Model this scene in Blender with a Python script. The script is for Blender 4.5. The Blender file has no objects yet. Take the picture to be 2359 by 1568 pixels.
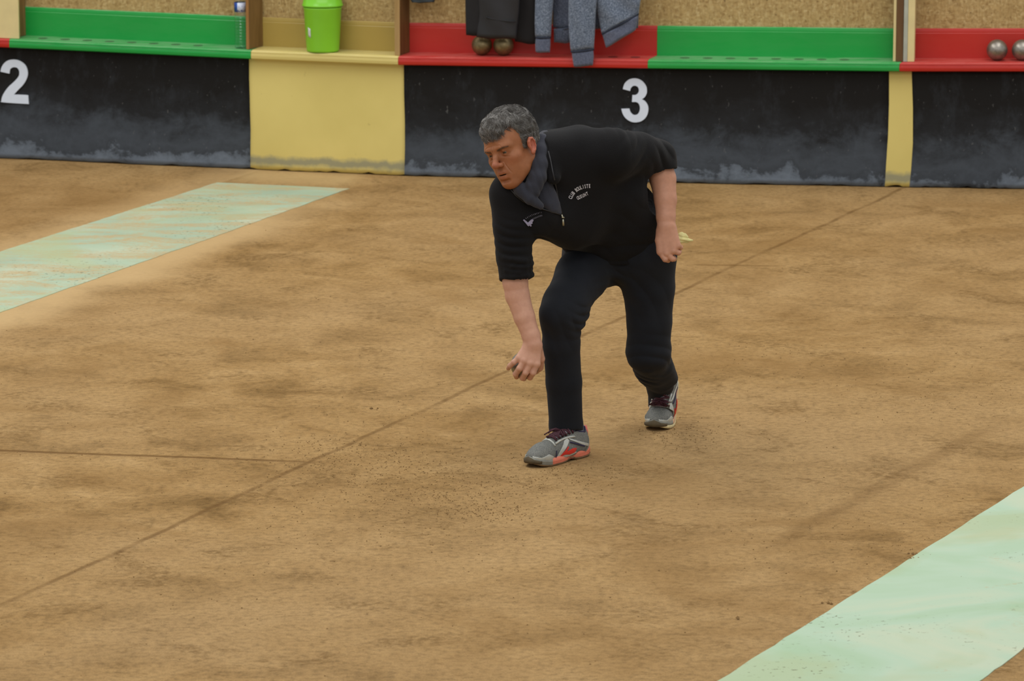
import bpy, bmesh, math, random
import numpy as np
from mathutils import Vector, Matrix
from mathutils.bvhtree import BVHTree
random.seed(7); rng = np.random.default_rng(5)
scene = bpy.context.scene
C = scene.collection

# ------------------------------------------------------------------ camera
F = 10000.0; CX = 1179.5; CY = 784.0; YH = -1300.0
P = math.atan((CY - YH) / F); H = 3.47
cp, sp = math.cos(P), math.sin(P)
cam = bpy.data.cameras.new('camera'); camo = bpy.data.objects.new('camera', cam); C.objects.link(camo)
cam.sensor_width = 36; cam.lens = F / 2359 * 36
cam.clip_end = 200; cam.clip_start = .5
camo.location = (0, 0, H); camo.rotation_euler = (math.pi / 2 - P, 0, 0)
cam.dof.use_dof = True; cam.dof.focus_distance = 15.0; cam.dof.aperture_fstop = 8.0
scene.camera = camo

# ------------------------------------------------------------------ light
scene.view_settings.view_transform = 'Standard'
scene.view_settings.look = 'None'
scene.view_settings.gamma = 1
scene.view_settings.exposure = 0.0
scene.view_settings.use_curve_mapping = False
world = bpy.data.worlds.new('world'); scene.world = world; world.use_nodes = True
bg = world.node_tree.nodes['Background']
bg.inputs[0].default_value = (.95, .975, 1.0, 1); bg.inputs[1].default_value = .60
def area(name, loc, rot, sx, sy, power, col):
    l = bpy.data.lights.new(name, 'AREA'); l.shape = 'RECTANGLE'; l.size = sx; l.size_y = sy
    l.energy = power; l.color = col
    o = bpy.data.objects.new(name, l); C.objects.link(o); o.location = loc; o.rotation_euler = rot
    return o
area('ceiling_and_fill_lamp', (3.2, 17.5, 7.0), (0, math.radians(10), 0), 3.0, 9, 250, (1, .985, .95))
area('ceiling_and_fill_lamp', (-3.5, 17.0, 7.0), (0, math.radians(-10), 0), 3.0, 9, 330, (1, .985, .95))
area('ceiling_and_fill_lamp', (-.5, 8.0, 6.5), (math.radians(42), 0, 0), 8, 2, 170, (1, .98, .95))  # tilted fill light added on the camera side to brighten the man's front

# ------------------------------------------------------------------ geometry of the view
def ray(px, py):
    a = (px - CX) / F; b = -(py - CY) / F
    return (a, cp + b * sp, -sp + b * cp)
def gp(px, py, z=0.0):
    r = ray(px, py); t = (z - H) / r[2]; return Vector((r[0] * t, r[1] * t, z))
def at(px, py, Y):
    r = ray(px, py); t = Y / r[1]; return Vector((r[0] * t, Y, H + r[2] * t))
Y0 = 14.62
def M(px, py, dy=0.0): return np.array(at(px, py, Y0 + dy))
# plan of the end boards: a path on the ground with outward normals
WB = [(-300, 351.5), (0, 365), (575, 390.5), (925, 405), (1500, 421), (2072, 431.5), (2359, 436), (2700, 440)]
WP = [gp(*p)[:2] for p in WB]
def _n(a, b):
    dx, dy = b[0] - a[0], b[1] - a[1]; l = math.hypot(dx, dy); return (dy / l, -dx / l)
WN = []
for i in range(len(WP)):
    ns = []
    if i > 0: ns.append(_n(WP[i - 1], WP[i]))
    if i < len(WP) - 1: ns.append(_n(WP[i], WP[i + 1]))
    x = sum(q[0] for q in ns); y = sum(q[1] for q in ns); l = math.hypot(x, y); WN.append((x / l, y / l))
def wpos(s, off, z):
    i = max(0, min(len(WP) - 2, int(s))); f = s - i
    a = [WP[i][k] + WN[i][k] * off for k in (0, 1)]; b = [WP[i + 1][k] + WN[i + 1][k] * off for k in (0, 1)]
    return Vector((a[0] + (b[0] - a[0]) * f, a[1] + (b[1] - a[1]) * f, z))
def whit(px, py, off):
    r = ray(px, py)
    for i in range(len(WP) - 1):
        a = wpos(i, off, 0); b = wpos(i + .999999, off, 0)
        dx, dy = b[0] - a[0], b[1] - a[1]; det = -r[0] * dy + dx * r[1]
        t = (-a[0] * dy + dx * a[1]) / det; u = (r[0] * a[1] - r[1] * a[0]) / det
        if 0 <= u <= 1: return (i + u, H + r[2] * t)
    return (0.0, 0.0)
def srange(s0, s1, n):          # samples that also hit the bends of the path
    v = [s0 + (s1 - s0) * k / n for k in range(n + 1)]
    v += [float(k) for k in range(len(WP)) if s0 + .004 < k < s1 - .004]
    return sorted(v)
def zadj(s): return float(np.interp(s, [0, 1.05, 2.03, 2.99, 3.98, 4.99, 5.98, 7], [.556, .552, .541, .537, .5485, .553, .5605, .566])) - .5485
Z_NB, Z_LT, Z_BT = .5485, .591, .731      # nosing bottom, ledge top, backboard top

# ------------------------------------------------------------------ materials
def lin(c):
    return tuple((x / 12.92 if x <= .04045 else ((x + .055) / 1.055) ** 2.4) for x in [v / 255 for v in c]) + (1,)
class N:
    def __init__(s, name):
        s.m = bpy.data.materials.new(name); s.m.use_nodes = True; s.t = s.m.node_tree
        s.b = s.t.nodes['Principled BSDF']; s.L = s.t.links.new
        s.tc = s.t.nodes.new('ShaderNodeTexCoord'); s.geo = None
    def n(s, typ, **kw):
        x = s.t.nodes.new(typ)
        for k, v in kw.items(): setattr(x, k, v)
        return x
    def put(s, sock, v):
        if hasattr(v, 'links'): s.L(v, sock)
        elif isinstance(v, bpy.types.Node): s.L(v.outputs[0], sock)
        else: sock.default_value = v
    def pos(s):
        if not s.geo: s.geo = s.n('ShaderNodeNewGeometry')
        return s.geo.outputs['Position']
    def mapping(s, vec, scale=(1, 1, 1), rot=(0, 0, 0)):
        x = s.n('ShaderNodeMapping'); s.L(vec, x.inputs['Vector'])
        x.inputs['Scale'].default_value = scale; x.inputs['Rotation'].default_value = rot
        return x.outputs[0]
    def noise(s, scale, detail=4, rough=.55, vec=None, dist=0):
        x = s.n('ShaderNodeTexNoise'); x.inputs['Scale'].default_value = scale
        x.inputs['Detail'].default_value = detail; x.inputs['Roughness'].default_value = rough
        x.inputs['Distortion'].default_value = dist
        s.L(vec if vec is not None else s.tc.outputs['Object'], x.inputs['Vector'])
        return x.outputs[0]
    def ramp(s, v, stops):
        x = s.n('ShaderNodeValToRGB'); s.put(x.inputs[0], v); e = x.color_ramp.elements
        while len(e) < len(stops): e.new(.5)
        for q, (p, c) in zip(e, stops):
            q.position = p; q.color = c if isinstance(c, tuple) else (c, c, c, 1)
        return x.outputs[0]
    def math(s, op, a, b=0.0, clamp=False):
        x = s.n('ShaderNodeMath', operation=op, use_clamp=clamp); s.put(x.inputs[0], a); s.put(x.inputs[1], b)
        return x.outputs[0]
    def mix(s, f, a, b, mode='MIX'):
        x = s.n('ShaderNodeMix', data_type='RGBA', blend_type=mode)
        s.put(x.inputs[0], f); s.put(x.inputs[6], a); s.put(x.inputs[7], b)
        return x.outputs[2]
    def bump(s, h, strength=.3, dist=.002):
        x = s.n('ShaderNodeBump'); x.inputs['Strength'].default_value = strength; x.inputs['Distance'].default_value = dist
        s.put(x.inputs['Height'], h); s.L(x.outputs[0], s.b.inputs['Normal'])
    def col(s, c): s.put(s.b.inputs['Base Color'], c)
    def rough(s, r): s.put(s.b.inputs['Roughness'], r)
def simple(name, c, rough=.6, var=.12, scale=30, metal=0, bump=0, bscale=None, sheen=0):
    m = N(name); a = lin(c)
    lo = tuple(v * (1 - var) for v in a[:3]) + (1,); hi = tuple(min(1, v * (1 + var)) for v in a[:3]) + (1,)
    m.col(m.ramp(m.noise(scale), [(.3, lo), (.7, hi)])); m.rough(rough); m.b.inputs['Metallic'].default_value = metal
    if bump: m.bump(m.noise(bscale or scale * 3, 3), bump)
    if sheen: m.b.inputs['Sheen Weight'].default_value = sheen
    return m.m

# ------------------------------------------------------------------ object helpers
def tag(o, label=None, cat=None, group=None, kind=None):
    if label: o['label'] = label
    if cat: o['category'] = cat
    if group: o['group'] = group
    if kind: o['kind'] = kind
    return o
def parent(o, par):
    o.parent = par; o.matrix_parent_inverse = Matrix.Translation(-Vector(par['_loc'])) if '_loc' in par else Matrix()
def mk(name, verts, faces, mat, par=None, smooth=True, origin=None, local=False):
    verts = np.asarray(verts, dtype=float)
    if origin is not None: verts = verts - np.array(origin)
    me = bpy.data.meshes.new(name)
    me.from_pydata(verts.tolist(), [], faces.tolist() if isinstance(faces, np.ndarray) else faces)
    me.materials.append(mat); me.update()
    if smooth: me.polygons.foreach_set('use_smooth', [True] * len(me.polygons))
    o = bpy.data.objects.new(name, me); C.objects.link(o)
    if origin is not None: o.location = origin; LOC[o.name] = Vector(origin)
    if par is not None:
        o.parent = par
        if not local: o.matrix_parent_inverse = Matrix.Translation(-LOC.get(par.name, Vector((0, 0, 0))))
        if origin is None and not local: LOC[o.name] = Vector((0, 0, 0))
    return o
LOC = {}
def empty(name, loc):
    o = bpy.data.objects.new(name, None); C.objects.link(o); o.location = loc; LOC[o.name] = Vector(loc)
    o.empty_display_size = .05
    return o
def fixn(o):
    bm = bmesh.new(); bm.from_mesh(o.data); bmesh.ops.recalc_face_normals(bm, faces=bm.faces); bm.to_mesh(o.data); bm.free(); return o
def bevel(o, w, seg=2):
    m = o.modifiers.new('bevel', 'BEVEL'); m.width = w; m.segments = seg; m.limit_method = 'ANGLE'; return o
def loft(rings, closed=True, caps=True):
    V = [p for r in rings for p in r]; n = len(rings[0]); Fc = []
    for i in range(len(rings) - 1):
        for j in range(n if closed else n - 1):
            k = (j + 1) % n; Fc.append((i * n + j, i * n + k, (i + 1) * n + k, (i + 1) * n + j))
    if caps and closed:
        Fc.append(tuple(reversed(range(n)))); Fc.append(tuple(range((len(rings) - 1) * n, len(rings) * n)))
    return [tuple(p) for p in V], Fc
def tube(pts, r, n=6, taper=None):
    pts = [Vector(p) for p in pts]; rings = []; up = Vector((0, 0, 1)); prev = None
    for i, p in enumerate(pts):
        t = (pts[min(i + 1, len(pts) - 1)] - pts[max(i - 1, 0)]).normalized()
        if prev is None: prev = t.orthogonal()
        a = (prev - t * prev.dot(t)).normalized(); b = t.cross(a); prev = a
        rr = r[i] if isinstance(r, (list, tuple)) else r
        rings.append([p + (a * math.cos(q) + b * math.sin(q)) * rr for q in [2 * math.pi * k / n for k in range(n)]])
    return loft(rings)
def merge(parts):
    V, Fc = [], []
    for v, f in parts:
        k = len(V); V += [tuple(p) for p in v]; Fc += [tuple(i + k for i in q) for q in f]
    return V, Fc
def lathe(prof, n=32):
    rings = [[(r * math.cos(a), r * math.sin(a), z) for a in [2 * math.pi * k / n for k in range(n)]] for r, z in prof]
    return loft(rings, True, True)
def dupe(root, loc):
    r = root.copy(); C.objects.link(r); r.location = loc
    for ch in root.children:
        c = ch.copy(); C.objects.link(c); c.parent = r
    return r

# ------------------------------------------------------------------ implicit surfaces
class Field:
    def __init__(s, lo, hi, res):
        s.lo = np.array(lo, float); s.res = res
        s.n = np.ceil((np.array(hi) - s.lo) / res).astype(int) + 1
        s.D = np.full(s.n, .5, np.float32)
    def sub(s, lo, hi):
        a = np.clip(np.floor((np.array(lo) - s.lo) / s.res).astype(int), 0, s.n); b = np.clip(np.ceil((np.array(hi) - s.lo) / s.res).astype(int) + 1, 0, s.n)
        ax = [(s.lo[i] + s.res * np.arange(a[i], b[i])).astype(np.float32) for i in range(3)]
        return (slice(a[0], b[0]), slice(a[1], b[1]), slice(a[2], b[2])), (ax[0][:, None, None], ax[1][None, :, None], ax[2][None, None, :])
    def _apply(s, sl, d, k, neg):
        A = s.D[sl]
        if neg:
            d = -d
            h = np.maximum(k - np.abs(A - d), 0) / max(k, 1e-6); s.D[sl] = np.maximum(A, d) + h * h * k / 4
        else:
            h = np.maximum(k - np.abs(A - d), 0) / max(k, 1e-6); s.D[sl] = np.minimum(A, d) - h * h * k / 4
    def cap(s, a, b, ra, rb=None, k=.01, n=None, q=1.0, neg=False):
        a = np.array(a, float); b = np.array(b, float); rb = ra if rb is None else rb
        R = max(ra, rb) + k + 3 * s.res
        sl, (X, Y, Z) = s.sub(np.minimum(a, b) - R, np.maximum(a, b) + R)
        if s.D[sl].size == 0: return s
        ba = b - a; L = max(ba @ ba, 1e-12)
        x, y, z = X - a[0], Y - a[1], Z - a[2]
        t = np.clip((x * ba[0] + y * ba[1] + z * ba[2]) / L, 0, 1)
        x, y, z = x - t * ba[0], y - t * ba[1], z - t * ba[2]
        if n is not None:
            n = np.array(n) / np.linalg.norm(n); w = (x * n[0] + y * n[1] + z * n[2]) * (1 / q - 1)
            x, y, z = x + w * n[0], y + w * n[1], z + w * n[2]
        d = np.sqrt(x * x + y * y + z * z) - (ra + (rb - ra) * t)
        if n is not None: d = d * max(q, .6)
        s._apply(sl, d, k, neg); return s
    def chain(s, pts, rs, k=.01, neg=False, **kw):
        pts = [np.array(p, float) for p in pts]; add = 0 if neg else k * .10; rs = [r + add for r in rs]
        R = max(rs) + k + 3 * s.res; P = np.stack(pts)
        sl, (X, Y, Z) = s.sub(P.min(0) - R, P.max(0) + R)
        if s.D[sl].size == 0: return s
        d = None; kk = max(k * .35, 1e-4)
        for i in range(len(pts) - 1):
            p0, ba = pts[i], pts[i + 1] - pts[i]; L = max(ba @ ba, 1e-12)
            x, y, z = X - p0[0], Y - p0[1], Z - p0[2]
            t = np.clip((x * ba[0] + y * ba[1] + z * ba[2]) / L, 0, 1)
            e = np.sqrt((x - t * ba[0]) ** 2 + (y - t * ba[1]) ** 2 + (z - t * ba[2]) ** 2) - (rs[i] + (rs[i + 1] - rs[i]) * t)
            if d is None: d = e
            else:
                h = np.maximum(kk - np.abs(d - e), 0) / kk; d = np.minimum(d, e) - h * h * kk / 4
        s._apply(sl, d.astype(np.float32), k, neg); return s
    def ell(s, c, r, k=.01, R=None, neg=False):
        c = np.array(c, float); r = np.array(r, float); m = r.max() + k + 3 * s.res
        sl, (X, Y, Z) = s.sub(c - m, c + m)
        if s.D[sl].size == 0: return s
        x, y, z = X - c[0], Y - c[1], Z - c[2]
        if R is not None:
            x, y, z = (R[0][i] * x + R[1][i] * y + R[2][i] * z for i in range(3))
        k0 = np.sqrt((x / r[0]) ** 2 + (y / r[1]) ** 2 + (z / r[2]) ** 2); k1 = np.sqrt((x / r[0] ** 2) ** 2 + (y / r[1] ** 2) ** 2 + (z / r[2] ** 2) ** 2)
        s._apply(sl, k0 * (k0 - 1) / np.maximum(k1, 1e-6), k, neg); return s
    def all(s): return s.sub(s.lo, s.lo + s.res * s.n)[1]
    def plane(s, p, n, k=.004):     # removes the side n points to
        n = np.array(n, float); n /= np.linalg.norm(n); X, Y, Z = s.all()
        d = (X - p[0]) * n[0] + (Y - p[1]) * n[1] + (Z - p[2]) * n[2]
        h = np.maximum(k - np.abs(s.D - d), 0) / k; s.D = np.maximum(s.D, d) + h * h * k / 4
        return s
    def local_plane(s, c, rad, p, n):   # the same, only inside a ball
        n = np.array(n, float); n /= np.linalg.norm(n)
        sl, (X, Y, Z) = s.sub(np.array(c) - rad, np.array(c) + rad)
        d = (X - p[0]) * n[0] + (Y - p[1]) * n[1] + (Z - p[2]) * n[2]
        m = (X - c[0]) ** 2 + (Y - c[1]) ** 2 + (Z - c[2]) ** 2 < rad * rad
        s.D[sl] = np.where(m, np.maximum(s.D[sl], d), s.D[sl]); return s
    def fold(s, c, rad, d, lam, amp, seed=0):
        c = np.array(c); d = np.array(d, float); d /= np.linalg.norm(d)
        sl, (X, Y, Z) = s.sub(c - 2 * rad, c + 2 * rad)
        x, y, z = X - c[0], Y - c[1], Z - c[2]
        u = x * d[0] + y * d[1] + z * d[2]
        o = np.cross(d, [.3, .2, .9]); o /= np.linalg.norm(o); o2 = np.cross(d, o)
        v = x * o[0] + y * o[1] + z * o[2]; w = x * o2[0] + y * o2[1] + z * o2[2]
        ph = u * (2 * math.pi / lam) + 1.3 * np.sin(v * 21 + seed) + 1.0 * np.sin(w * 17 + 2 * seed) + .6 * np.sin(v * 47 + seed)
        g = np.exp(-(x * x + y * y + z * z) / (rad * rad))
        s.D[sl] += (amp * g * (1 - np.abs(np.sin(ph * .5)) * 1.6)).astype(np.float32); return s
    def mesh(s):
        D = s.D; I8 = (D < 0)
        S = I8[:-1, :-1, :-1].astype(np.int8)
        for dx in (0, 1):
            for dy in (0, 1):
                for dz in (0, 1):
                    if dx + dy + dz: S = S + I8[dx:D.shape[0] - 1 + dx, dy:D.shape[1] - 1 + dy, dz:D.shape[2] - 1 + dz]
        act = (S > 0) & (S < 8); I, J, K = np.nonzero(act); n = len(I)
        idx = np.full(act.shape, -1, np.int64); idx[I, J, K] = np.arange(n)
        acc = np.zeros((n, 3)); cnt = np.zeros(n)
        for ax in range(3):
            e = [0, 0, 0]; e[ax] = 1; o = [i for i in range(3) if i != ax]
            for p in (0, 1):
                for q in (0, 1):
                    st = [0, 0, 0]; st[o[0]] = p; st[o[1]] = q
                    a = D[I + st[0], J + st[1], K + st[2]]; b = D[I + st[0] + e[0], J + st[1] + e[1], K + st[2] + e[2]]
                    m = (a < 0) != (b < 0); t = np.where(m, a / np.where(m, a - b, 1), 0)
                    for c in range(3): acc[:, c] += np.where(m, st[c] + (t if c == ax else 0), 0)
                    cnt += m
        V = (np.stack([I, J, K], 1) + acc / cnt[:, None]) * s.res + s.lo
        Q = []
        for ax in range(3):
            e = [0, 0, 0]; e[ax] = 1
            A = I8[:D.shape[0] - e[0], :D.shape[1] - e[1], :D.shape[2] - e[2]]; B = I8[e[0]:, e[1]:, e[2]:]
            T = np.stack(np.nonzero(A != B), 1); u, v = [(1, 2), (2, 0), (0, 1)][ax]
            T = T[(T[:, u] > 0) & (T[:, v] > 0) & (T[:, u] < D.shape[u] - 1) & (T[:, v] < D.shape[v] - 1)]
            def cell(du, dv):
                W = T.copy(); W[:, u] += du; W[:, v] += dv; return idx[W[:, 0], W[:, 1], W[:, 2]]
            q = np.stack([cell(-1, -1), cell(0, -1), cell(0, 0), cell(-1, 0)], 1)
            ins = I8[T[:, 0], T[:, 1], T[:, 2]]; q[~ins] = q[~ins][:, ::-1]
            Q.append(q)
        Q = np.concatenate(Q); Q = Q[(Q >= 0).all(1)]
        return V, Q
def nrmz(v): v = np.array(v, float); return v / np.linalg.norm(v)

# ------------------------------------------------------------------ floor
def line_mask(m, p, q, w0, w1, side=0, wob=.0):
    """node output: 1 inside w0 metres of the ground line p-q, 0 beyond w1 (side: only one side of it)"""
    a, b = gp(*p), gp(*q); d = (b - a).normalized(); n = Vector((-d.y, d.x, 0)); c = n.dot(a)
    x = m.n('ShaderNodeVectorMath', operation='DOT_PRODUCT'); m.L(m.pos(), x.inputs[0]); x.inputs[1].default_value = n
    v = m.math('SUBTRACT', x.outputs['Value'], c)
    raw = v
    if wob: v = m.math('ADD', v, m.math('MULTIPLY', m.math('SUBTRACT', m.noise(1.6, 3, vec=m.pos()), .5), wob))
    if side: v = m.math('MULTIPLY', v, float(side)); raw = m.math('MULTIPLY', raw, float(side))
    ab = m.math('ABSOLUTE', v) if not side else v
    r = m.n('ShaderNodeMapRange', clamp=True, interpolation_type='SMOOTHSTEP'); m.L(ab, r.inputs[0]); r.inputs[1].default_value = w0; r.inputs[2].default_value = w1
    r.inputs[3].default_value = 1; r.inputs[4].default_value = 0
    out = r.outputs[0]
    if side:
        g = m.math('GREATER_THAN', raw, -.02); out = m.math('MULTIPLY', out, g)
    return out
def along_mask(m, p, q, a0, a1, fade=.25):
    """1 between fractions of the ground line p-q, faded at the ends"""
    a, b = gp(*p), gp(*q); d = (b - a).normalized(); L = (b - a).length
    x = m.n('ShaderNodeVectorMath', operation='DOT_PRODUCT'); m.L(m.pos(), x.inputs[0]); x.inputs[1].default_value = d
    v = m.math('SUBTRACT', x.outputs['Value'], d.dot(a))
    u = m.n('ShaderNodeMapRange', clamp=True); m.L(v, u.inputs[0]); u.inputs[1].default_value = a0 * L; u.inputs[2].default_value = a0 * L + fade
    w = m.n('ShaderNodeMapRange', clamp=True); m.L(v, w.inputs[0]); w.inputs[1].default_value = a1 * L; w.inputs[2].default_value = a1 * L + fade
    return m.math('MULTIPLY', u.outputs[0], m.math('SUBTRACT', 1.0, w.outputs[0]))
def sand_mat():
    m = N('sand'); pos = m.pos()
    big = m.noise(.55, 3, .5, vec=pos, dist=.6); mid = m.noise(3.2, 6, .62, vec=pos, dist=.5)
    fine = m.noise(42, 3, .6, vec=pos); grit = m.noise(190, 2, .7, vec=pos)
    base = m.ramp(mid, [(.30, lin((122, 93, 52))), (.46, lin((149, 117, 72))), (.60, lin((160, 128, 82))), (.78, lin((173, 141, 95)))])
    base = m.mix(m.ramp(big, [(.38, 0.0), (.66, .6)]), base, lin((164, 134, 92)))
    base = m.mix(.55, base, m.ramp(fine, [(.3, .26), (.5, .5), (.75, .66)]), 'OVERLAY')
    base = m.mix(.5, base, m.ramp(grit, [(.25, .25), (.5, .5), (.8, .72)]), 'OVERLAY')
    # scuffs: raked-up damp sand
    sc = m.noise(3.0, 7, .70, vec=m.mapping(pos, (1, 1.1, 1), (0, 0, .5)), dist=.7)
    sc2 = m.noise(34, 4, .7, vec=pos)
    scm = m.math('MULTIPLY', m.ramp(sc, [(.53, 0.0), (.64, 1.0)]), m.ramp(sc2, [(.42, 0.0), (.60, 1.0)]))
    base = m.mix(m.math('MULTIPLY', scm, .62), base, lin((104, 76, 38)))
    sm2 = m.ramp(m.noise(1.1, 3, .6, vec=m.mapping(pos, (1, 1, 1), (0, 0, 1)), dist=1), [(.52, 0.0), (.7, .5)])
    base = m.mix(sm2, base, lin((131, 98, 54)))
    # short lateral scratches
    s3 = m.noise(15, 5, .75, vec=m.mapping(pos, (.75, 1.3, 1), (0, 0, -.2)), dist=.5)
    base = m.mix(m.math('MULTIPLY', m.ramp(s3, [(.63, 0.0), (.69, 1.0)]), .6), base, lin((100, 72, 34)))
    # pale wiped sand beside the strips
    pale = lin((190, 160, 114))
    L1 = line_mask(m, (0, 720), (805, 435), .02, .34, -1, .35)
    L1 = m.math('MULTIPLY', L1, along_mask(m, (0, 720), (805, 435), -3, .72, .9))
    base = m.mix(m.math('MULTIPLY', L1, .85), base, pale)
    L2 = line_mask(m, (0, 580), (500, 420), .02, .30, 1, .25)
    base = m.mix(m.math('MULTIPLY', L2, .45), base, pale)
    w1 = m.math('MULTIPLY', line_mask(m, (520, 400), (830, 414), .0, .36, 0, .1), along_mask(m, (520, 400), (830, 414), .05, .9, .1))
    base = m.mix(m.math('MULTIPLY', w1, .7), base, lin((190, 162, 114)))
    # grooves
    g1 = line_mask(m, (0, 1395), (2000, 470), .003, .018, 0, .05)
    gm = m.math('MULTIPLY', g1, m.ramp(m.noise(5, 3, .6, vec=pos), [(.3, .25), (.55, 1.0)]))
    g2 = m.math('MULTIPLY', line_mask(m, (0, 1037), (650, 1062), .004, .022, 0, .05), along_mask(m, (0, 1037), (650, 1062), -.3, .95, .3))
    g3 = m.math('MULTIPLY', line_mask(m, (1720, 1290), (2250, 1000), .01, .06, 0, .12), along_mask(m, (1720, 1290), (2250, 1000), 0, 1, .3))
    gr = m.math('MAXIMUM', m.math('MULTIPLY', gm, .55), m.math('MULTIPLY', g2, .7)); gr = m.math('MAXIMUM', gr, m.math('MULTIPLY', g3, .25))
    base = m.mix(gr, base, lin((92, 62, 26)))
    g4 = m.math('MULTIPLY', line_mask(m, (1560, 610), (1760, 612), .004, .02, 0, .04), along_mask(m, (1560, 610), (1760, 612), 0, 1, .1))
    base = m.mix(m.math('MULTIPLY', g4, .5), base, lin((98, 68, 30)))
    m.col(base); m.rough(.95); m.b.inputs['Specular IOR Level'].default_value = .15
    h = m.math('ADD', m.math('MULTIPLY', sc, .8), m.math('MULTIPLY', fine, .25)); h = m.math('ADD', h, m.math('MULTIPLY', scm, .35))
    h = m.math('ADD', h, m.math('MULTIPLY', grit, .07)); h = m.math('SUBTRACT', h, m.math('MULTIPLY', gr, .5))
    m.bump(h, .42, .02)
    return m.m
SAND = sand_mat()
fl = mk('floor', [(-9, 4, 0), (9, 4, 0), (9, 24, 0), (-9, 24, 0)], [(0, 1, 2, 3)], SAND, smooth=False); tag(fl, kind='structure')

def strip_mat(name, sandy, green):
    m = N(name); pos = m.pos()
    a = m.ramp(m.noise(1.7, 4, .55, vec=pos, dist=.8), [(.32, lin(green[0])), (.5, lin(green[1])), (.68, lin(green[2]))])
    s = m.noise(3.2, 7, .68, vec=m.mapping(pos, (.7, 1.9, 1), (0, 0, -.25)), dist=1.0)
    s = m.math('ADD', m.math('MULTIPLY', s, .75), m.math('MULTIPLY', m.noise(60, 2, .6, vec=pos), .25))
    a = m.mix(m.ramp(s, [(sandy, 0.0), (sandy + .15, .8)]), a, lin((183, 155, 108)))
    st = m.math('MULTIPLY', m.ramp(m.noise(1.3, 4, .6, vec=m.mapping(pos, (1, 1, 1), (0, 0, 2)), dist=.6), [(.52, 0.0), (.62, 1.0)]), .55)
    a = m.mix(st, a, lin((166, 176, 132)))
    sp_ = m.noise(48, 2, .6, vec=m.mapping(pos, (1, 1, 1)))
    clus = m.ramp(m.noise(1.9, 2, vec=pos), [(.5, 0.0), (.62, 1.0)])
    a = m.mix(m.math('MULTIPLY', m.math('MULTIPLY', m.ramp(sp_, [(.63, 0.0), (.67, 1.0)]), clus), .75), a, lin((95, 88, 60)))
    m.col(a); m.rough(.85); m.bump(s, .2, .004)
    return m.m
def strip(name, px, mat, label):
    pts = [gp(*p) for p in px]; n = 60
    lo, hi = [], []
    for k in range(n + 1):
        t = k / n; e = random.uniform(-.004, .004)
        lo.append(pts[0].lerp(pts[1], t)); hi.append(pts[3].lerp(pts[2], t))
        lo[-1] = lo[-1] + (hi[-1] - lo[-1]).normalized() * e; hi[-1] = hi[-1] + (hi[-1] - lo[-1]).normalized() * random.uniform(-.004, .004)
    V = []; Fc = []
    for a, b in zip(lo, hi): V += [(a.x, a.y, .0022), (b.x, b.y, .0022), (a.x, a.y, -.004), (b.x, b.y, -.004)]
    for k in range(n):
        i = 4 * k; Fc += [(i, i + 1, i + 5, i + 4), (i, i + 4, i + 6, i + 2), (i + 1, i + 3, i + 7, i + 5), (i + 2, i + 6, i + 7, i + 3)]
    Fc += [(0, 2, 3, 1), (4 * n, 4 * n + 1, 4 * n + 3, 4 * n + 2)]
    o = fixn(mk(name, V, Fc, mat, smooth=False, origin=tuple(pts[0]))); tag(o, label, 'ground strip', 'ground strips')
    return o
strip('ground_strip', [(-420, 869 - 0), (805, 435), (500, 421), (-420, 714)], strip_mat('mint_strip', .445, [(152, 172, 148), (166, 184, 158), (182, 192, 166)]),
      'sand-dusted mint green strip on the ground ending near the yellow rubber mat')
strip('ground_strip', [(1400, 1731), (2700, 903), (2760, 1202), (1930, 1807)], strip_mat('pale_strip', .60, [(160, 186, 152), (172, 194, 168), (190, 196, 168)]),
      'cleaner pale mint green strip on the ground in the bottom right corner')

# loose crumbs of sand
V, Fc = [], []
def crumb(x, y, r):
    k = len(V); ico = [(1, 0, 0), (-1, 0, 0), (0, 1, 0), (0, -1, 0), (0, 0, 1), (0, 0, -1)]
    for p in ico:
        q = r * random.uniform(.6, 1.25); V.append((x + p[0] * q, y + p[1] * q, max(-.001, r * .3 + p[2] * q * .75)))
    for f in [(0, 2, 4), (2, 1, 4), (1, 3, 4), (3, 0, 4), (2, 0, 5), (1, 2, 5), (3, 1, 5), (0, 3, 5)]: Fc.append(tuple(i + k for i in f))
for cx, cy, sx, sy, n in [(1000, 1120, 170, 45, 1300), (800, 1050, 110, 30, 600), (1110, 1180, 60, 14, 300), (1560, 1000, 60, 18, 300), (1300, 1090, 90, 20, 320), (1850, 840, 200, 40, 200), (2200, 920, 120, 40, 170),
                          (950, 1230, 200, 50, 160), (2100, 1270, 50, 30, 60), (1900, 1250, 160, 50, 120), (900, 880, 150, 60, 90), (1100, 930, 90, 50, 80), (2150, 1230, 110, 50, 60),
                          (1200, 1000, 1100, 360, 900), (1500, 760, 700, 200, 260), (300, 1250, 300, 150, 160)]:
    for _ in range(n):
        px = random.gauss(cx, sx); py = random.gauss(cy, sy)
        if py < 470 or py > 1600: continue
        if px < 815 and py < 740 and py < 725 - .354 * px + 12: continue
        g = gp(px, py); crumb(g.x, g.y, random.choice([.0010, .0013, .0016, .0022, .003]))
for cx, cy in [(868, 943), (2110, 1278), (1905, 1390), (1700, 1425), (2100, 1285)]:
    g = gp(cx, cy)
    for _ in range(3): crumb(g.x + random.gauss(0, .01), g.y + random.gauss(0, .01), random.uniform(.004, .007))
CR = simple('sand_crumb', (128, 98, 56), .95, .3, 200)
tag(mk('sand_crumbs', V, Fc, CR, smooth=False), 'loose crumbs of brown sand scattered over the court', 'sand', kind='stuff')

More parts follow.
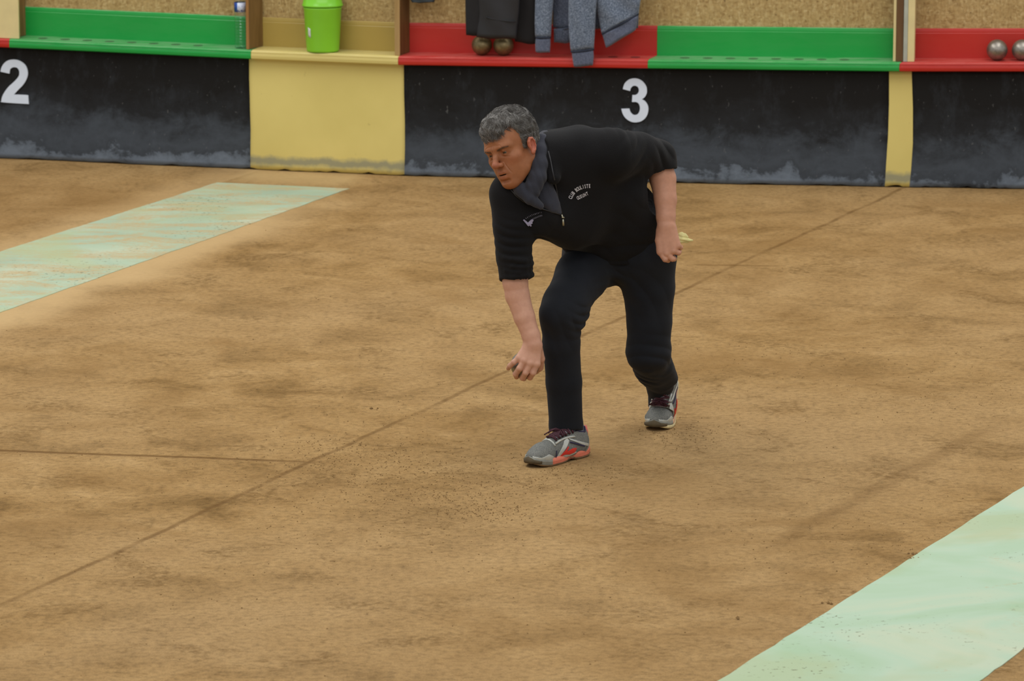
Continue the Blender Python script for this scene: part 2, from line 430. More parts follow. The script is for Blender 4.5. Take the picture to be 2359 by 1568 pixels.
# ------------------------------------------------------------------ back wall of chipboard
def osb():
    m = N('chipboard'); v0 = m.tc.outputs['Object']
    def layer(sc, rot, seedv):
        v = m.mapping(v0, sc, rot); x = m.n('ShaderNodeTexVoronoi'); x.inputs['Scale'].default_value = 1; x.inputs['Randomness'].default_value = 1
        nz = m.n('ShaderNodeTexNoise'); nz.inputs['Scale'].default_value = 9 + seedv; m.L(v0, nz.inputs['Vector'])
        ad = m.n('ShaderNodeVectorMath', operation='MULTIPLY_ADD'); m.L(nz.outputs['Color'], ad.inputs[0]); ad.inputs[1].default_value = (3.0, 3.0, 3.0); m.L(v, ad.inputs[2])
        m.L(ad.outputs[0], x.inputs['Vector']); b = m.n('ShaderNodeSeparateColor'); m.L(x.outputs['Color'], b.inputs[0]); return b.outputs[0]
    a = layer((60, 60, 110), (0, .5, 0), 0); b = layer((120, 60, 40), (0, -.7, .3), 3)
    v = m.math('ADD', m.math('MULTIPLY', a, .5), m.math('MULTIPLY', b, .5))
    c = m.ramp(v, [(.05, lin((150, 120, 70))), (.35, lin((170, 142, 90))), (.65, lin((180, 153, 100))), (.95, lin((194, 170, 120)))])
    g = m.noise(60, 4, .7); c = m.mix(.35, c, m.ramp(g, [(.3, .3), (.7, .65)]), 'OVERLAY')
    sp_ = m.ramp(m.noise(95, 2, .6, vec=m.mapping(v0, (1, 1, .5))), [(.66, 0.0), (.72, .7)]); c = m.mix(sp_, c, lin((88, 60, 28)))
    m.col(c); m.rough(.75); m.bump(v, .3, .003); return m.m
OSB = osb()
ss = srange(0.02, 6.98, 40)
V, Fc = loft([[wpos(s, -.145, 0), wpos(s, -.145, 2.6), wpos(s, -.20, 2.6), wpos(s, -.20, 0)] for s in ss])
tag(fixn(mk('wall_back', V, Fc, OSB, smooth=False)), kind='structure')

# ------------------------------------------------------------------ rubber mats below the ball shelf
def moff(z):
    t = 1 - z / .55; return -.03 + .03 * t + .010 * math.sin(math.pi * min(1, max(0, t)) ) * t
def rubber():
    m = N('black_rubber'); sep = m.n('ShaderNodeSeparateXYZ'); m.L(m.pos(), sep.inputs[0]); z = sep.outputs[2]
    n1 = m.noise(4, 7, .70, vec=m.mapping(m.pos(), (1, 1, 1.4)), dist=.3); n2 = m.noise(26, 5, .7, vec=m.pos())
    zz = m.math('ADD', z, m.math('MULTIPLY', m.math('SUBTRACT', n1, .5), -.42)); zz = m.math('ADD', zz, m.math('MULTIPLY', m.math('SUBTRACT', n2, .5), -.07))
    dust = m.ramp(zz, [(.0, .90), (.045, .66), (.07, .24), (.12, .32), (.19, .22), (.27, .05), (.40, .0)])
    streak = m.ramp(m.noise(9, 5, .75, vec=m.mapping(m.pos(), (1, 1, .45))), [(.52, 0.0), (.80, .10)])
    base = m.mix(m.math('ADD', dust, streak, True), lin((21, 20, 19)), lin((114, 125, 138)))
    fl_ = m.ramp(m.noise(70, 2, .5, vec=m.mapping(m.pos(), (1, 1, .6))), [(.70, 0.0), (.76, .22)])
    base = m.mix(fl_, base, lin((140, 140, 138))); m.col(base); m.rough(.7); m.b.inputs['Specular IOR Level'].default_value = .2
    m.bump(n1, .12, .01); return m.m
def yellow_rubber():
    m = N('yellow_painted_rubber'); sep = m.n('ShaderNodeSeparateXYZ'); m.L(m.pos(), sep.inputs[0]); z = sep.outputs[2]
    n1 = m.noise(16, 4, .6, vec=m.pos()); n2 = m.noise(3, 3, .5, vec=m.pos())
    base = m.ramp(n2, [(.3, lin((208, 190, 108))), (.7, lin((218, 200, 118)))])
    d = m.n('ShaderNodeMapRange', clamp=True); m.L(m.math('ABSOLUTE', m.math('SUBTRACT', m.math('ADD', z, m.math('MULTIPLY', m.math('SUBTRACT', n1, .5), .05)), .046)), d.inputs[0])
    d.inputs[1].default_value = .008; d.inputs[2].default_value = .032; d.inputs[3].default_value = .75; d.inputs[4].default_value = 0
    base = m.mix(d.outputs[0], base, lin((122, 126, 114)))
    sp_ = m.ramp(m.noise(30, 2, .5, vec=m.mapping(m.pos(), (1, 1, .6))), [(.72, 0.0), (.8, .35)]); base = m.mix(sp_, base, lin((140, 118, 62)))
    m.col(base); m.rough(.6); m.bump(n2, .15, .01); return m.m
RUB, YRUB = rubber(), yellow_rubber()
WHITE = simple('white_sticker', (212, 222, 236), .5, .02, 20)
def mat_edge(tab, z):           # pixel edge table (y, x) -> path position at height z
    zs, sv = [], []
    for x, y in tab:
        s, zz = whit(x, y, -.01); zs.append(zz); sv.append(s)
    o = np.argsort(zs); return float(np.interp(z, np.array(zs)[o], np.array(sv)[o]))
def mat_panel(name, le, re, mat, label, ztop=.556):
    zs = [ .004 + (ztop - .004) * k / 24 for k in range(25)]; cols = 44
    G = []
    for z in zs:
        a = mat_edge(le, z) if isinstance(le, list) else le; b = mat_edge(re, z) if isinstance(re, list) else re
        row = []
        for c in range(cols + 1):
            s = a + (b - a) * c / cols
            lift = .004 * max(0, math.sin(s * 23.0) + math.sin(s * 57)) * (1 - z / .5) if z < .02 else 0
            row.append(wpos(s, moff(z) + .004 * math.sin(s * 9) * (1 - z / .56), min(z + lift, Z_NB + zadj(s) - .0008)))
        G.append(row)
    V, Fc = [], []
    for th in (0, 1):
        for k, row in enumerate(G):
            for c, p in enumerate(row):
                V.append(tuple(p) if not th else (p.x, p.y + .012, p.z))
    w = cols + 1; h = len(G); off = w * h
    for i in range(h - 1):
        for j in range(cols):
            a = i * w + j; Fc.append((a, a + 1, a + w + 1, a + w)); Fc.append((a + off, a + w + off, a + w + 1 + off, a + 1 + off))
    for j in range(cols): Fc.append((j, j + off, j + 1 + off, j + 1)); a = (h - 1) * w + j; Fc.append((a, a + 1, a + 1 + off, a + off))
    for i in range(h - 1): a = i * w; Fc.append((a, a + w, a + w + off, a + off)); a += cols; Fc.append((a, a + off, a + w + off, a + w))
    mid = G[0][cols // 2]
    o = mk(name, V, Fc, mat, origin=(mid.x, mid.y, 0), smooth=False)
    for p in o.data.polygons: p.use_smooth = p.index < 2 * (h - 1) * cols
    return tag(o, label, 'rubber mat', 'rubber mats along the end boards')
e1 = [(571, 130), (572, 180), (575, 240), (578, 300), (578, 395)]
e2 = [(928, 145), (930, 220), (933, 280), (934, 340), (933, 405)]
e3 = [(2048, 160), (2048, 240), (2046, 310), (2042, 370), (2038, 435)]
e4 = [(2100, 160), (2103, 250), (2103, 330), (2099, 390), (2094, 440)]
matL = mat_panel('rubber_mat', .05, e1, RUB, 'black dusty rubber mat with the white number 2')
matY = mat_panel('rubber_mat', e1, e2, YRUB, 'wide yellow painted rubber mat below the green bin')
mat3 = mat_panel('rubber_mat', e2, e3, RUB, 'black dusty rubber mat with the white number 3, behind the man')
matY2 = mat_panel('rubber_mat', e3, e4, YRUB, 'narrow yellow painted rubber strip beside the rightmost black mat')
matR = mat_panel('rubber_mat', e4, 6.95, RUB, 'black rubber mat at the right, below the two silver boules')
def smooth_outline(pts):        # (x, y, corner)
    out = []; n = len(pts)
    for i in range(n):
        p0, p1, p2, p3 = pts[i - 1], pts[i], pts[(i + 1) % n], pts[(i + 2) % n]
        a = p1 if len(p1) > 2 else p0; b = p2 if len(p2) > 2 else p3
        if len(p1) > 2: p0 = p1
        if len(p2) > 2: p3 = p2
        if len(p1) > 2 and len(p2) > 2: out.append(p1[:2]); continue
        for k in range(5):
            t = k / 5
            out.append(tuple(.5 * (2 * p1[c] + (p2[c] - p0[c]) * t + (2 * p0[c] - 5 * p1[c] + 4 * p2[c] - p3[c]) * t * t + (3 * p1[c] - p0[c] - 3 * p2[c] + p3[c]) * t ** 3) for c in (0, 1)))
    return out
D3 = [(395, 500, 1), (410, 435), (445, 350), (510, 283), (590, 240), (690, 224), (790, 238), (880, 285), (950, 355), (1000, 440), (1015, 540), (1005, 620), (970, 690), (925, 735), (880, 765, 1), (950, 800), (1005, 860), (1040, 930), (1052, 1020), (1040, 1110), (1005, 1200), (940, 1280), (850, 1335), (735, 1358), (620, 1345), (520, 1295), (440, 1220), (385, 1120), (355, 1010, 1), (562, 1003, 1), (580, 1065), (612, 1120), (660, 1160), (710, 1170), (770, 1150), (815, 1090), (835, 1010), (830, 940), (805, 880), (760, 843), (700, 830), (630, 836, 1), (640, 655, 1), (705, 655), (762, 630), (798, 580), (808, 520), (790, 460), (750, 425), (700, 413), (650, 425), (612, 460), (590, 505), (580, 550, 1)]
D2 = [(25, 500, 1), (38, 430), (70, 350), (130, 270), (220, 210), (340, 188), (460, 200), (570, 250), (660, 330), (710, 430), (728, 550), (710, 650), (660, 760), (580, 870), (480, 970), (370, 1090, 1), (700, 1105), (738, 1140, 1), (752, 1335, 1), (90, 1290), (50, 1250), (55, 1190), (85, 1105), (145, 1000), (240, 880), (340, 790), (440, 690), (500, 600), (510, 520), (495, 450), (450, 400), (390, 385), (330, 395), (280, 430), (260, 490), (255, 550, 1)]
def digit(name, outl, ox, oy, par):
    pts = [(ox + x / 11.2, oy + y / 11.2) for x, y in smooth_outline(outl)]
    P3 = []
    for x, y in pts:
        s, z = whit(x, y, -.005); s, z = whit(x, y, moff(z)); P3.append((s, z))
    from mathutils.geometry import tessellate_polygon
    tri = tessellate_polygon([[Vector((s, z * 2, 0)) for s, z in P3]])
    n = len(P3); V = [tuple(wpos(s, moff(z) + .0065, z)) for s, z in P3] + [tuple(wpos(s, moff(z) + .001, z)) for s, z in P3]
    Fc = [tuple(t) for t in tri] + [(i, (i + 1) % n, (i + 1) % n + n, i + n) for i in range(n)]
    return fixn(mk(name, V, Fc, WHITE, par=par, smooth=False))
digit('number', D3, 1400, 160, mat3); digit('number', D2, 0, 120, matL)

# ------------------------------------------------------------------ ball shelf
def paint(name, c, worn):
    m = N(name); a = lin(c); v = m.tc.outputs['Object']
    base = m.ramp(m.noise(2.5, 3), [(.3, tuple(x * .9 for x in a[:3]) + (1,)), (.7, a)])
    w = m.noise(11, 6, .72, vec=m.mapping(v, (.5, 2.5, 3)))
    g = m.n('ShaderNodeNewGeometry'); s = m.n('ShaderNodeSeparateXYZ'); m.L(g.outputs['Normal'], s.inputs[0])
    up = m.ramp(s.outputs[2], [(.5, .06), (.9, 1.0)])
    f = m.math('MULTIPLY', m.ramp(w, [(.36, .04), (.56, .85)]), up)
    base = m.mix(f, base, lin(worn)); m.col(base); m.rough(.42); return m.m
GREEN = paint('green_paint', (4, 156, 62), (118, 172, 120)); RED = paint('red_paint', (186, 34, 22), (196, 92, 84))
YEL = paint('cream_yellow_paint', (212, 194, 116), (214, 196, 130)); DARK = simple('dark_gap', (14, 12, 10), .9)
YELB = paint('ochre_paint', (176, 150, 72), (180, 156, 88))
prof_ledge = [(-.130, Z_LT), (.004, Z_LT), (.0045, Z_LT - .002), (.007, Z_LT - .003), (.016, Z_LT - .003), (.0195, Z_LT - .006), (.0205, Z_LT - .0125), (.0185, Z_LT - .014), (.021, Z_LT - .016), (.0225, Z_LT - .026), (.021, Z_LT - .038), (.016, Z_NB), (-.130, Z_NB)]
prof_back = [(-.144, Z_NB), (-.1305, Z_NB), (-.1305, Z_LT + .117), (-.132, Z_LT + .119), (-.132, Z_BT - .014), (-.134, Z_BT - .003), (-.138, Z_BT), (-.144, Z_BT)]
def shelf(fx0, fx1, bx0, bx1, mat, label, back=None, holes=None):
    """front edge and back edge pixel columns of one painted length of the shelf"""
    def sat(px, off, y): return whit(px, y, off)[0]
    f0, f1 = sat(fx0, .02, 140), sat(fx1, .02, 140); b0, b1 = sat(bx0, -.13, 128), sat(bx1, -.13, 128)
    mid = wpos((f0 + f1) / 2, -.05, Z_LT)
    root = empty('ball_shelf', (mid.x, mid.y, Z_NB)); tag(root, label, 'shelf', 'ball shelves along the end boards')
    def sec(prof, name, m_):
        rings = []
        for k in srange(0, 1, 16):
            ring = []
            for off, z in prof:
                u = (off + .13) / .15; a = b0 + (f0 - b0) * u; b = b1 + (f1 - b1) * u; s = a + (b - a) * k
                ring.append(wpos(s, off, z + zadj(s)))
            rings.append(ring)
        v, f = loft(rings); return fixn(mk(name, v, f, m_, par=root, smooth=False))
    led = sec(prof_ledge, 'ledge', mat); bk = sec(prof_back, 'backboard', back or mat)
    for px, py in holes or []:
        s, z = whit(px, py, -.06); c = wpos(s, -.055, Z_LT + zadj(s) + .0008)
        V, Fc = [], []
        for k in range(20):
            a = 2 * math.pi * k / 20; V += [(c.x + .024 * math.cos(a), c.y + .024 * math.sin(a), c.z), (c.x + .020 * math.cos(a), c.y + .020 * math.sin(a), c.z - .0006)]
        for k in range(20):
            j = (k + 1) % 20; Fc.append((2 * k, 2 * j, 2 * j + 1, 2 * k + 1))
        Fc.append(tuple(2 * k + 1 for k in range(20)))
        o = mk('ball_rest', V, Fc, HOLE, par=led, smooth=False)
        o.matrix_parent_inverse = Matrix()
        o.parent = led; o.matrix_parent_inverse = Matrix.Translation(-LOC[root.name]) @ Matrix()
        LOC[o.name] = Vector((0, 0, 0)); o.matrix_parent_inverse = Matrix()
    return root
HOLE = simple('dark_green_hollow', (66, 108, 66), .8, .1)  # darker green for the shallow discs that mark the ball hollows
HOLER = simple('dark_red_hollow', (120, 40, 34), .8, .1)  # darker red for the same discs on the red shelf
gh1 = [(100 + 51 * k, 91.5 + 2.0 * k) for k in range(8)]
gh2 = [(1578 + 52.5 * k, 135.5 + .45 * k) for k in range(8)]
shelf(-290, 22, -290, 40, RED, 'red painted ball shelf end cut off at the left edge')
shelf(22.5, 578, 41, 600, GREEN, 'green painted ball shelf with hollows, beside the plastic bottle', holes=gh1)
shelf(578.6, 917, 601, 941, YEL, 'cream yellow shelf carrying the lime green bin', back=YELB)
HOLE, hg = HOLER, HOLE
shelf(917.6, 1492, 942, 1513, RED, 'red painted ball shelf under the hanging clothes', holes=[(1412, 132.5), (1464, 133)])
HOLE = hg
shelf(1492.6, 2072, 1513.6, 2094, GREEN, 'green painted ball shelf above the right half of mat 3', holes=gh2)
shelf(2072.8, 2690, 2095, 2690, RED, 'red painted ball shelf with the two silver boules', holes=None)

# ------------------------------------------------------------------ partitions
def wood(name, a, b, scale=7):
    m = N(name); v = m.mapping(m.tc.outputs['Object'], (scale, scale, scale * .12)); n = m.noise(2.2, 5, .6, vec=v, dist=1.2)
    m.col(m.ramp(n, [(.3, lin(a)), (.7, lin(b))])); m.rough(.6); m.bump(n, .15, .002); return m.m
W_OR = wood('varnished_board', (128, 88, 40), (158, 112, 56)); W_BR = wood('brown_board', (104, 76, 38), (132, 100, 58)); CREAM = simple('cream_paint', (218, 202, 146), .55, .05, 12)
GREYC = simple('grey_smudged_cream', (168, 172, 158), .6, .12, 14); PALE = wood('pale_board', (150, 120, 70), (176, 144, 92)); DKB = wood('dark_and_shaded_board', (84, 56, 26), (106, 74, 36))
def prism(corners, z0, z1):     # corners: (s, off)
    rings = []
    for z in (z0, z1): rings.append([wpos(s, o, z if z > 1 else z + zadj(s)) for s, o in corners])
    v, f = loft(rings); return v, f
def board(root, name, px, mat, z0=Z_LT, z1=1.9):
    """px: front-left, front-right, back-right, back-left columns at the ledge, with offsets"""
    c = []
    for x, y, off in px: c.append((whit(x, y, off)[0], off))
    v, f = prism(c, z0 + .0008, z1); return bevel(fixn(mk(name, v, f, mat, par=root, smooth=False)), .0015)
def partition(label, boards):
    x, y, off = boards[0][1][0]; s = whit(x, y, off)[0]; p = wpos(s, off, Z_LT + zadj(s)); r = empty('partition_post', tuple(p)); tag(r, label, 'post', 'upright posts on the ball shelf')
    for n, px, m in boards: board(r, n, px, m)
partition('cream painted post standing at the left edge beside the green shelf', [('post_face', [(-40, 84, .002), (44, 88, .002), (46, 87, -.03), (-38, 84, -.03)], CREAM), ('side_board', [(-10, 86, -.031), (38, 87, -.031), (60, 86, -.1295), (20, 86, -.1295)], W_BR)])
partition('brown varnished partition board between the plastic bottle and the green bin', [('board_edge', [(567, 112, .004), (574, 113, .004), (575, 113, -.006), (569, 113, -.006)], W_OR), ('side_board', [(570, 113, -.0065), (576, 113, -.0065), (606, 108, -.1295), (596, 108, -.1295)], W_BR)])
partition('pale wooden partition board at the left end of the red shelf', [('board_edge', [(909, 125, .004), (921, 125, .004), (922, 125, -.006), (911, 125, -.006)], PALE), ('side_board', [(911, 125, -.0065), (922, 125, -.0065), (944, 119, -.1295), (932, 119, -.1295)], DKB)])  # the side board's shadow is put into its darker wood colour
partition('cream and brown layered post between the green shelf and the rightmost red shelf', [('thin_strip', [(2057, 138, -.012), (2063.5, 138, -.012), (2066, 137, -.04), (2060, 137, -.04)], CREAM), ('brown_board', [(2064, 139, -.006), (2080, 139, -.006), (2094, 136, -.1295), (2078, 136, -.1295)], DKB),
           ('grey_strip', [(2080.5, 139, -.003), (2090, 139, -.003), (2092, 138, -.02), (2082, 138, -.02)], GREYC), ('cream_strip', [(2090.5, 137, -.003), (2106, 137, -.003), (2108, 136, -.10), (2093, 136, -.10)], CREAM)])

# ------------------------------------------------------------------ things on the shelf
def boule_mat(name, c, r=.33):
    m = N(name); a = lin(c); n = m.noise(30, 6, .7); lo = tuple(v * .55 for v in a[:3]) + (1,)
    m.col(m.ramp(n, [(.35, lo), (.65, a)])); m.b.inputs['Metallic'].default_value = .85; m.rough(m.ramp(n, [(.3, r + .15), (.7, r)])); m.bump(m.noise(120, 3), .15, .001); return m.m
def boule(px, py, off, r, mat, label, group=None):
    s, z = whit(px, py, off); p = wpos(s, off, 0); p.z = Z_LT + zadj(s) + r
    bm = bmesh.new(); bmesh.ops.create_uvsphere(bm, u_segments=48, v_segments=32, radius=r)
    # turned grooves round the ball
    for v in bm.verts:
        g = abs(v.co.x * .8 + v.co.z * .6) / r
        if abs(g - .35) < .03: v.co *= .992
    me = bpy.data.meshes.new('boule'); bm.to_mesh(me); bm.free(); me.materials.append(mat); me.polygons.foreach_set('use_smooth', [True] * len(me.polygons))
    o = bpy.data.objects.new('boule', me); C.objects.link(o); o.location = p; tag(o, label, 'boule', group); return o
BS = boule_mat('silver_boule', (165, 158, 148)); BB = boule_mat('bronze_boule', (150, 134, 98), .4)
boule(2297, 118, -.055, .0495, BS, 'silver boule on the red shelf, the left of the two', 'boules on the shelf')
boule(2355, 118, -.055, .0495, BS, 'silver boule on the red shelf cut by the right edge', 'boules on the shelf')
boule(1110, 104, -.058, .0490, BB, 'bronze boule under the black jacket, the left one', 'boules on the shelf')
boule(1160, 105, -.056, .0490, BB, 'bronze boule under the black jacket, half in shade, the right one', 'boules on the shelf')

# lime bin with a domed swing lid
LIME = simple('lime_plastic', (134, 206, 48), .38, .04, 8); LIMEL = simple('lime_plastic_lid', (128, 206, 52), .22, .03, 8)
s, z = whit(744, 120, -.045); p = wpos(s, -.045, Z_LT + zadj(s) + .001)
def oval(prof, n=48, ax=1.0, ay=.86, e=2.4):
    rings = []
    for r, z in prof:
        ring = []
        for k in range(n):
            a = 2 * math.pi * k / n; c, q = math.cos(a), math.sin(a)
            ring.append((r * ax * math.copysign(abs(c) ** (2 / e), c), r * ay * math.copysign(abs(q) ** (2 / e), q), z))
        rings.append(ring)
    return loft(rings)
binr = empty('waste_bin', tuple(p)); tag(binr, 'lime green plastic bin with a domed lid on the cream shelf', 'bin')
v, f = oval([(.070, 0), (.076, .003), (.0785, .010), (.0905, .205), (.0925, .208), (.0925, .214), (.090, .2145), (.0895, .218), (.084, .218), (.074, .02)])
o = fixn(mk('bin_body', v, f, LIME, par=binr, local=True))
v, f = oval([(.0915, .2190), (.0985, .2200), (.0990, .2250), (.0955, .2290), (.090, .262), (.078, .300), (.055, .330), (.030, .343), (.008, .346)])
lid = fixn(mk('bin_lid', v, f, LIMEL, par=binr, local=True))
v, f = oval([(.052, .3345), (.050, .3385), (.028, .3505), (.006, .353)], 36); fixn(mk('swing_flap', v, f, LIME, par=binr, local=True))
V, Fc = [], []
for i in range(7):
    for j in range(5):
        a = math.radians(180 + 36 + i * 2.2); zz = .078 + j * .011; r = .0785 + (.0905 - .0785) * (zz - .01) / .195
        c, q = math.cos(a), math.sin(a); V.append(((r + .0012) * math.copysign(abs(c) ** (2 / 2.4), c), (r + .0012) * .86 * math.copysign(abs(q) ** (2 / 2.4), q), zz - .0004 * i * 3))
for i in range(6):
    for j in range(4): a = i * 5 + j; Fc.append((a, a + 5, a + 6, a + 1))
st = mk('price_sticker', V, Fc, simple('white_label', (205, 208, 205), .5, .08, 60), par=binr, local=True); md = st.modifiers.new('s', 'SOLIDIFY'); md.thickness = .0004
binr.rotation_euler = (0, 0, math.radians(4))

# bottle
def plastic():
    m = N('clear_plastic'); b = m.b.inputs; b['Transmission Weight'].default_value = 1; b['IOR'].default_value = 1.28; m.rough(.06); b['Base Color'].default_value = (.93, .98, 1, 1); return m.m
PET = plastic()
s, z = whit(554, 110, -.03); p = wpos(s, -.034, Z_LT + zadj(s) + .0008)
bt = empty('water_bottle', tuple(p)); tag(bt, 'clear ribbed plastic water bottle with a blue label', 'bottle')
prof = [(.004, .004), (.018, .001), (.0255, .002), (.0280, .008), (.0275, .022)]
z = .026
while z < .150:
    prof += [(.0282, z), (.0282, z + .0055), (.0262, z + .0085), (.0262, z + .0115)]; z += .0145
prof += [(.0275, .165), (.0285, .172), (.0285, .225), (.0270, .232), (.0285, .245), (.0230, .272), (.0140, .292), (.0125, .305), (.0125, .318)]
inner = [(r - .0009, z) for r, z in reversed(prof)]; inner[-1] = (.003, .005)
v, f = lathe(prof + inner, 36); fixn(mk('bottle_body', v, f, PET, par=bt, local=True))
lb = N('blue_and_white_label'); sx = lb.n('ShaderNodeSeparateXYZ'); lb.L(lb.tc.outputs['Object'], sx.inputs[0])
cl = lb.ramp(lb.math('ADD', lb.math('MULTIPLY', sx.outputs[0], 20.0), .5), [(.0, lin((20, 60, 140))), (.24, lin((28, 84, 168))), (.27, lin((205, 215, 232))), (1.0, lin((200, 205, 225)))])
cl = lb.mix(lb.math('GREATER_THAN', lb.math('ADD', lb.math('MULTIPLY', lb.noise(130, 1), 1.0), lb.math('MULTIPLY', lb.math('LESS_THAN', sx.outputs[2], .188), .12)), .68), cl, lin((70, 80, 150)))
lb.col(cl); lb.rough(.4)
v, f = lathe([(.0287, .176), (.02915, .176), (.02915, .222), (.0287, .222)], 36); f = [q for q in f if len(q) == 4]; mk('bottle_label', v, f, lb.m, par=bt, local=True)
v, f = lathe([(.0132, .306), (.0150, .306), (.0150, .322), (.0130, .324), (.004, .324)], 24); fixn(mk('bottle_cap', v, f, simple('blue_cap', (40, 90, 170), .4), par=bt, local=True))

# ------------------------------------------------------------------ clothes hanging from the boards
def hang(rows, off, th, wav=0, freq=5, seed=0, n=40, topz=1.25):
    """closed cloth tube through pixel rows (xl, yl, xr, yr) listed from the hem upward; last row is carried on to topz"""
    rings = []; R = []
    for xl, yl, xr, yr in rows:
        a, b = whit(xl, yl, off), whit(xr, yr, off); R.append((a[0], a[1], b[0], b[1]))
    sm = []
    for i in range(len(R) - 1):
        for k in range(5): t = k / 5; sm.append([R[i][c] + (R[i + 1][c] - R[i][c]) * t for c in range(4)])
    sm.append(list(R[-1])); last = R[-1]; zm = (last[1] + last[3]) / 2
    for k in range(1, 7 if topz else 1):
        t = k / 6; sq = 1 - .5 * t ** 2; c = (last[0] + last[2]) / 2; hw = (last[2] - last[0]) / 2 * sq
        sm.append([c - hw, last[1] + (topz - zm) * t, c + hw, last[3] + (topz - zm) * t])
    for i, (s0, z0, s1, z1) in enumerate(sm):
        ring = []; tp = 1 if 0 < i < len(sm) - 1 else .6
        for k in range(n):
            a = 2 * math.pi * k / n; u = .5 - .5 * math.cos(a); q = math.sin(a)
            s = s0 + (s1 - s0) * u; z = z0 + (z1 - z0) * u
            o = off + q * th * .5 * abs(q) ** -.3 * tp if abs(q) > 1e-3 else off
            o += wav * math.sin(u * freq * 2 * math.pi + seed + .25 * i) * min(1, .3 + i / 10)
            z2 = z + (.003 * math.sin(u * freq * 2 * math.pi + seed) if i == 0 else 0)
            ring.append(wpos(s, o, z2))
        rings.append(ring)
    return loft(rings)
def knit(name, a, b, rib=False):
    m = N(name); v = m.mapping(m.tc.outputs['Object'], (1, 1, .6)); n = m.noise(240, 3, .7, vec=v); n2 = m.noise(14, 3)
    c = m.ramp(n, [(.34, lin(a)), (.52, lin(tuple((x + y) // 2 for x, y in zip(a, b)))), (.66, lin(b))]); c = m.mix(.35, c, m.ramp(n2, [(.3, .35), (.7, .6)]), 'OVERLAY')
    if rib:
        w = m.n('ShaderNodeTexWave'); w.inputs['Scale'].default_value = 46; w.bands_direction = 'X'; m.L(m.tc.outputs['Object'], w.inputs['Vector']); c = m.mix(m.math('MULTIPLY', w.outputs[1], .25), c, lin((46, 54, 72))); m.bump(w.outputs[1], .6, .003)
    else: m.bump(n, .5, .002)
    m.col(c); m.rough(.95); m.b.inputs['Sheen Weight'].default_value = .2; return m.m
JK = simple('black_nylon', (27, 28, 33), .55, .15, 12, bump=.1, bscale=25); JK2 = simple('black_wool', (22, 21, 23), .9, .15, 30)
KN = knit('blue_grey_knit', (62, 74, 92), (140, 152, 170)); KR = knit('blue_grey_ribbing', (78, 86, 108), (116, 124, 146), True); NV = simple('navy_piping', (32, 40, 58), .8)
KD = knit('knit_reverse', (50, 58, 76), (96, 104, 122))
p = wpos(whit(1140, 60, -.05)[0], -.05, .73)
jr = empty('jacket', tuple(p)); tag(jr, 'black jacket hanging over the two bronze boules on the red shelf', 'jacket')
v, f = hang([(1074, 82, 1112, 80), (1073, 40, 1112, 40), (1072, 0, 1115, 0)], .016, .045, .004, 1, 1); fixn(mk('front_panel', v, f, JK2, par=jr))
v, f = hang([(1098, 86, 1190, 90), (1098, 60, 1192, 62), (1098, 30, 1196, 30), (1098, 0, 1198, 0)], .024, .052, .004, 1.2, 2); jb = fixn(mk('jacket_body', v, f, JK, par=jr))
v, f = hang([(1186, 96, 1236, 101), (1188, 60, 1238, 60), (1192, 0, 1240, 0)], -.045, .05, .004, 1, .5); fixn(mk('sleeve', v, f, JK2, par=jr))
pk = [wpos(*((lambda q: (q[0], .0510, q[1]))(whit(x, y, .05)))) for x, y in [(1120, 40), (1135, 44), (1152, 47), (1170, 49), (1188, 50)]]
v, f = tube(pk, .0035, 6); fixn(mk('pocket_seam', v, f, simple('jacket_seam', (14, 14, 18), .7), par=jr))
p = wpos(whit(1350, 60, 0)[0], 0, .73)
cr = empty('cardigan', tuple(p)); tag(cr, 'blue-grey knitted cardigan hanging over the red shelf with sleeves dangling', 'cardigan')
v, f = hang([(1276, 98, 1312, 98), (1276, 66, 1316, 62)], -.035, .03, .004, 1, 0, topz=.72); fixn(mk('back_hem', v, f, KD, par=cr))
v, f = hang([(1274, 64, 1470, 66), (1274, 30, 1472, 28), (1270, 0, 1474, 0)], -.045, .04, .006, 3, 2); fixn(mk('cardigan_back', v, f, KD, par=cr))
def piece(nm, rows, off, th, mat, par, **kw):
    v, f = hang(rows, off, th, **kw); return fixn(mk(nm, v, f, mat, par=par))
s1 = piece('sleeve', [(1233, 86, 1269, 86), (1232, 50, 1271, 50), (1233, 0, 1275, 0)], .0, .036, KN, cr, wav=.003, freq=1, seed=1)
piece('cuff', [(1234, 120, 1267, 120), (1233, 104, 1268, 104), (1234, 87.5, 1268, 87.5)], .0, .030, KR, s1, topz=None)
piece('cuff_piping', [(1233, 87.5, 1269.5, 87.5), (1233, 84, 1269.5, 84)], .0, .0385, NV, s1, topz=None)
s2 = piece('sleeve', [(1315, 118, 1368, 112), (1311, 80, 1370, 78), (1309, 40, 1372, 38), (1310, 0, 1375, 0)], .036, .046, KN, cr, wav=.004, freq=1.3, seed=2)
piece('cuff', [(1322, 154, 1366, 149), (1319, 135, 1368, 131), (1317, 120, 1367, 115)], .038, .036, KR, s2, topz=None)
piece('cuff_piping', [(1315.5, 121.5, 1369, 114.5), (1314, 117.5, 1369, 111)], .036, .0485, NV, s2, topz=None)
b1 = piece('cardigan_front', [(1386, 78, 1471, 32), (1381, 55, 1474, 15), (1376, 30, 1476, 2), (1371, 0, 1478, -12)], .008, .050, KN, cr, wav=.007, freq=1.5, seed=3)
piece('hem_ribbing', [(1396, 110, 1465, 68), (1391, 92, 1468, 50), (1387, 79.5, 1470, 34)], .010, .040, KR, b1, wav=.004, freq=1.5, seed=3, topz=None)
piece('hem_piping', [(1386, 80.5, 1472, 34), (1385, 76.5, 1472, 30)], .008, .053, NV, b1, wav=.005, freq=1.5, seed=3, topz=None)
p = wpos(whit(972, 4, -.06)[0], -.06, .84)
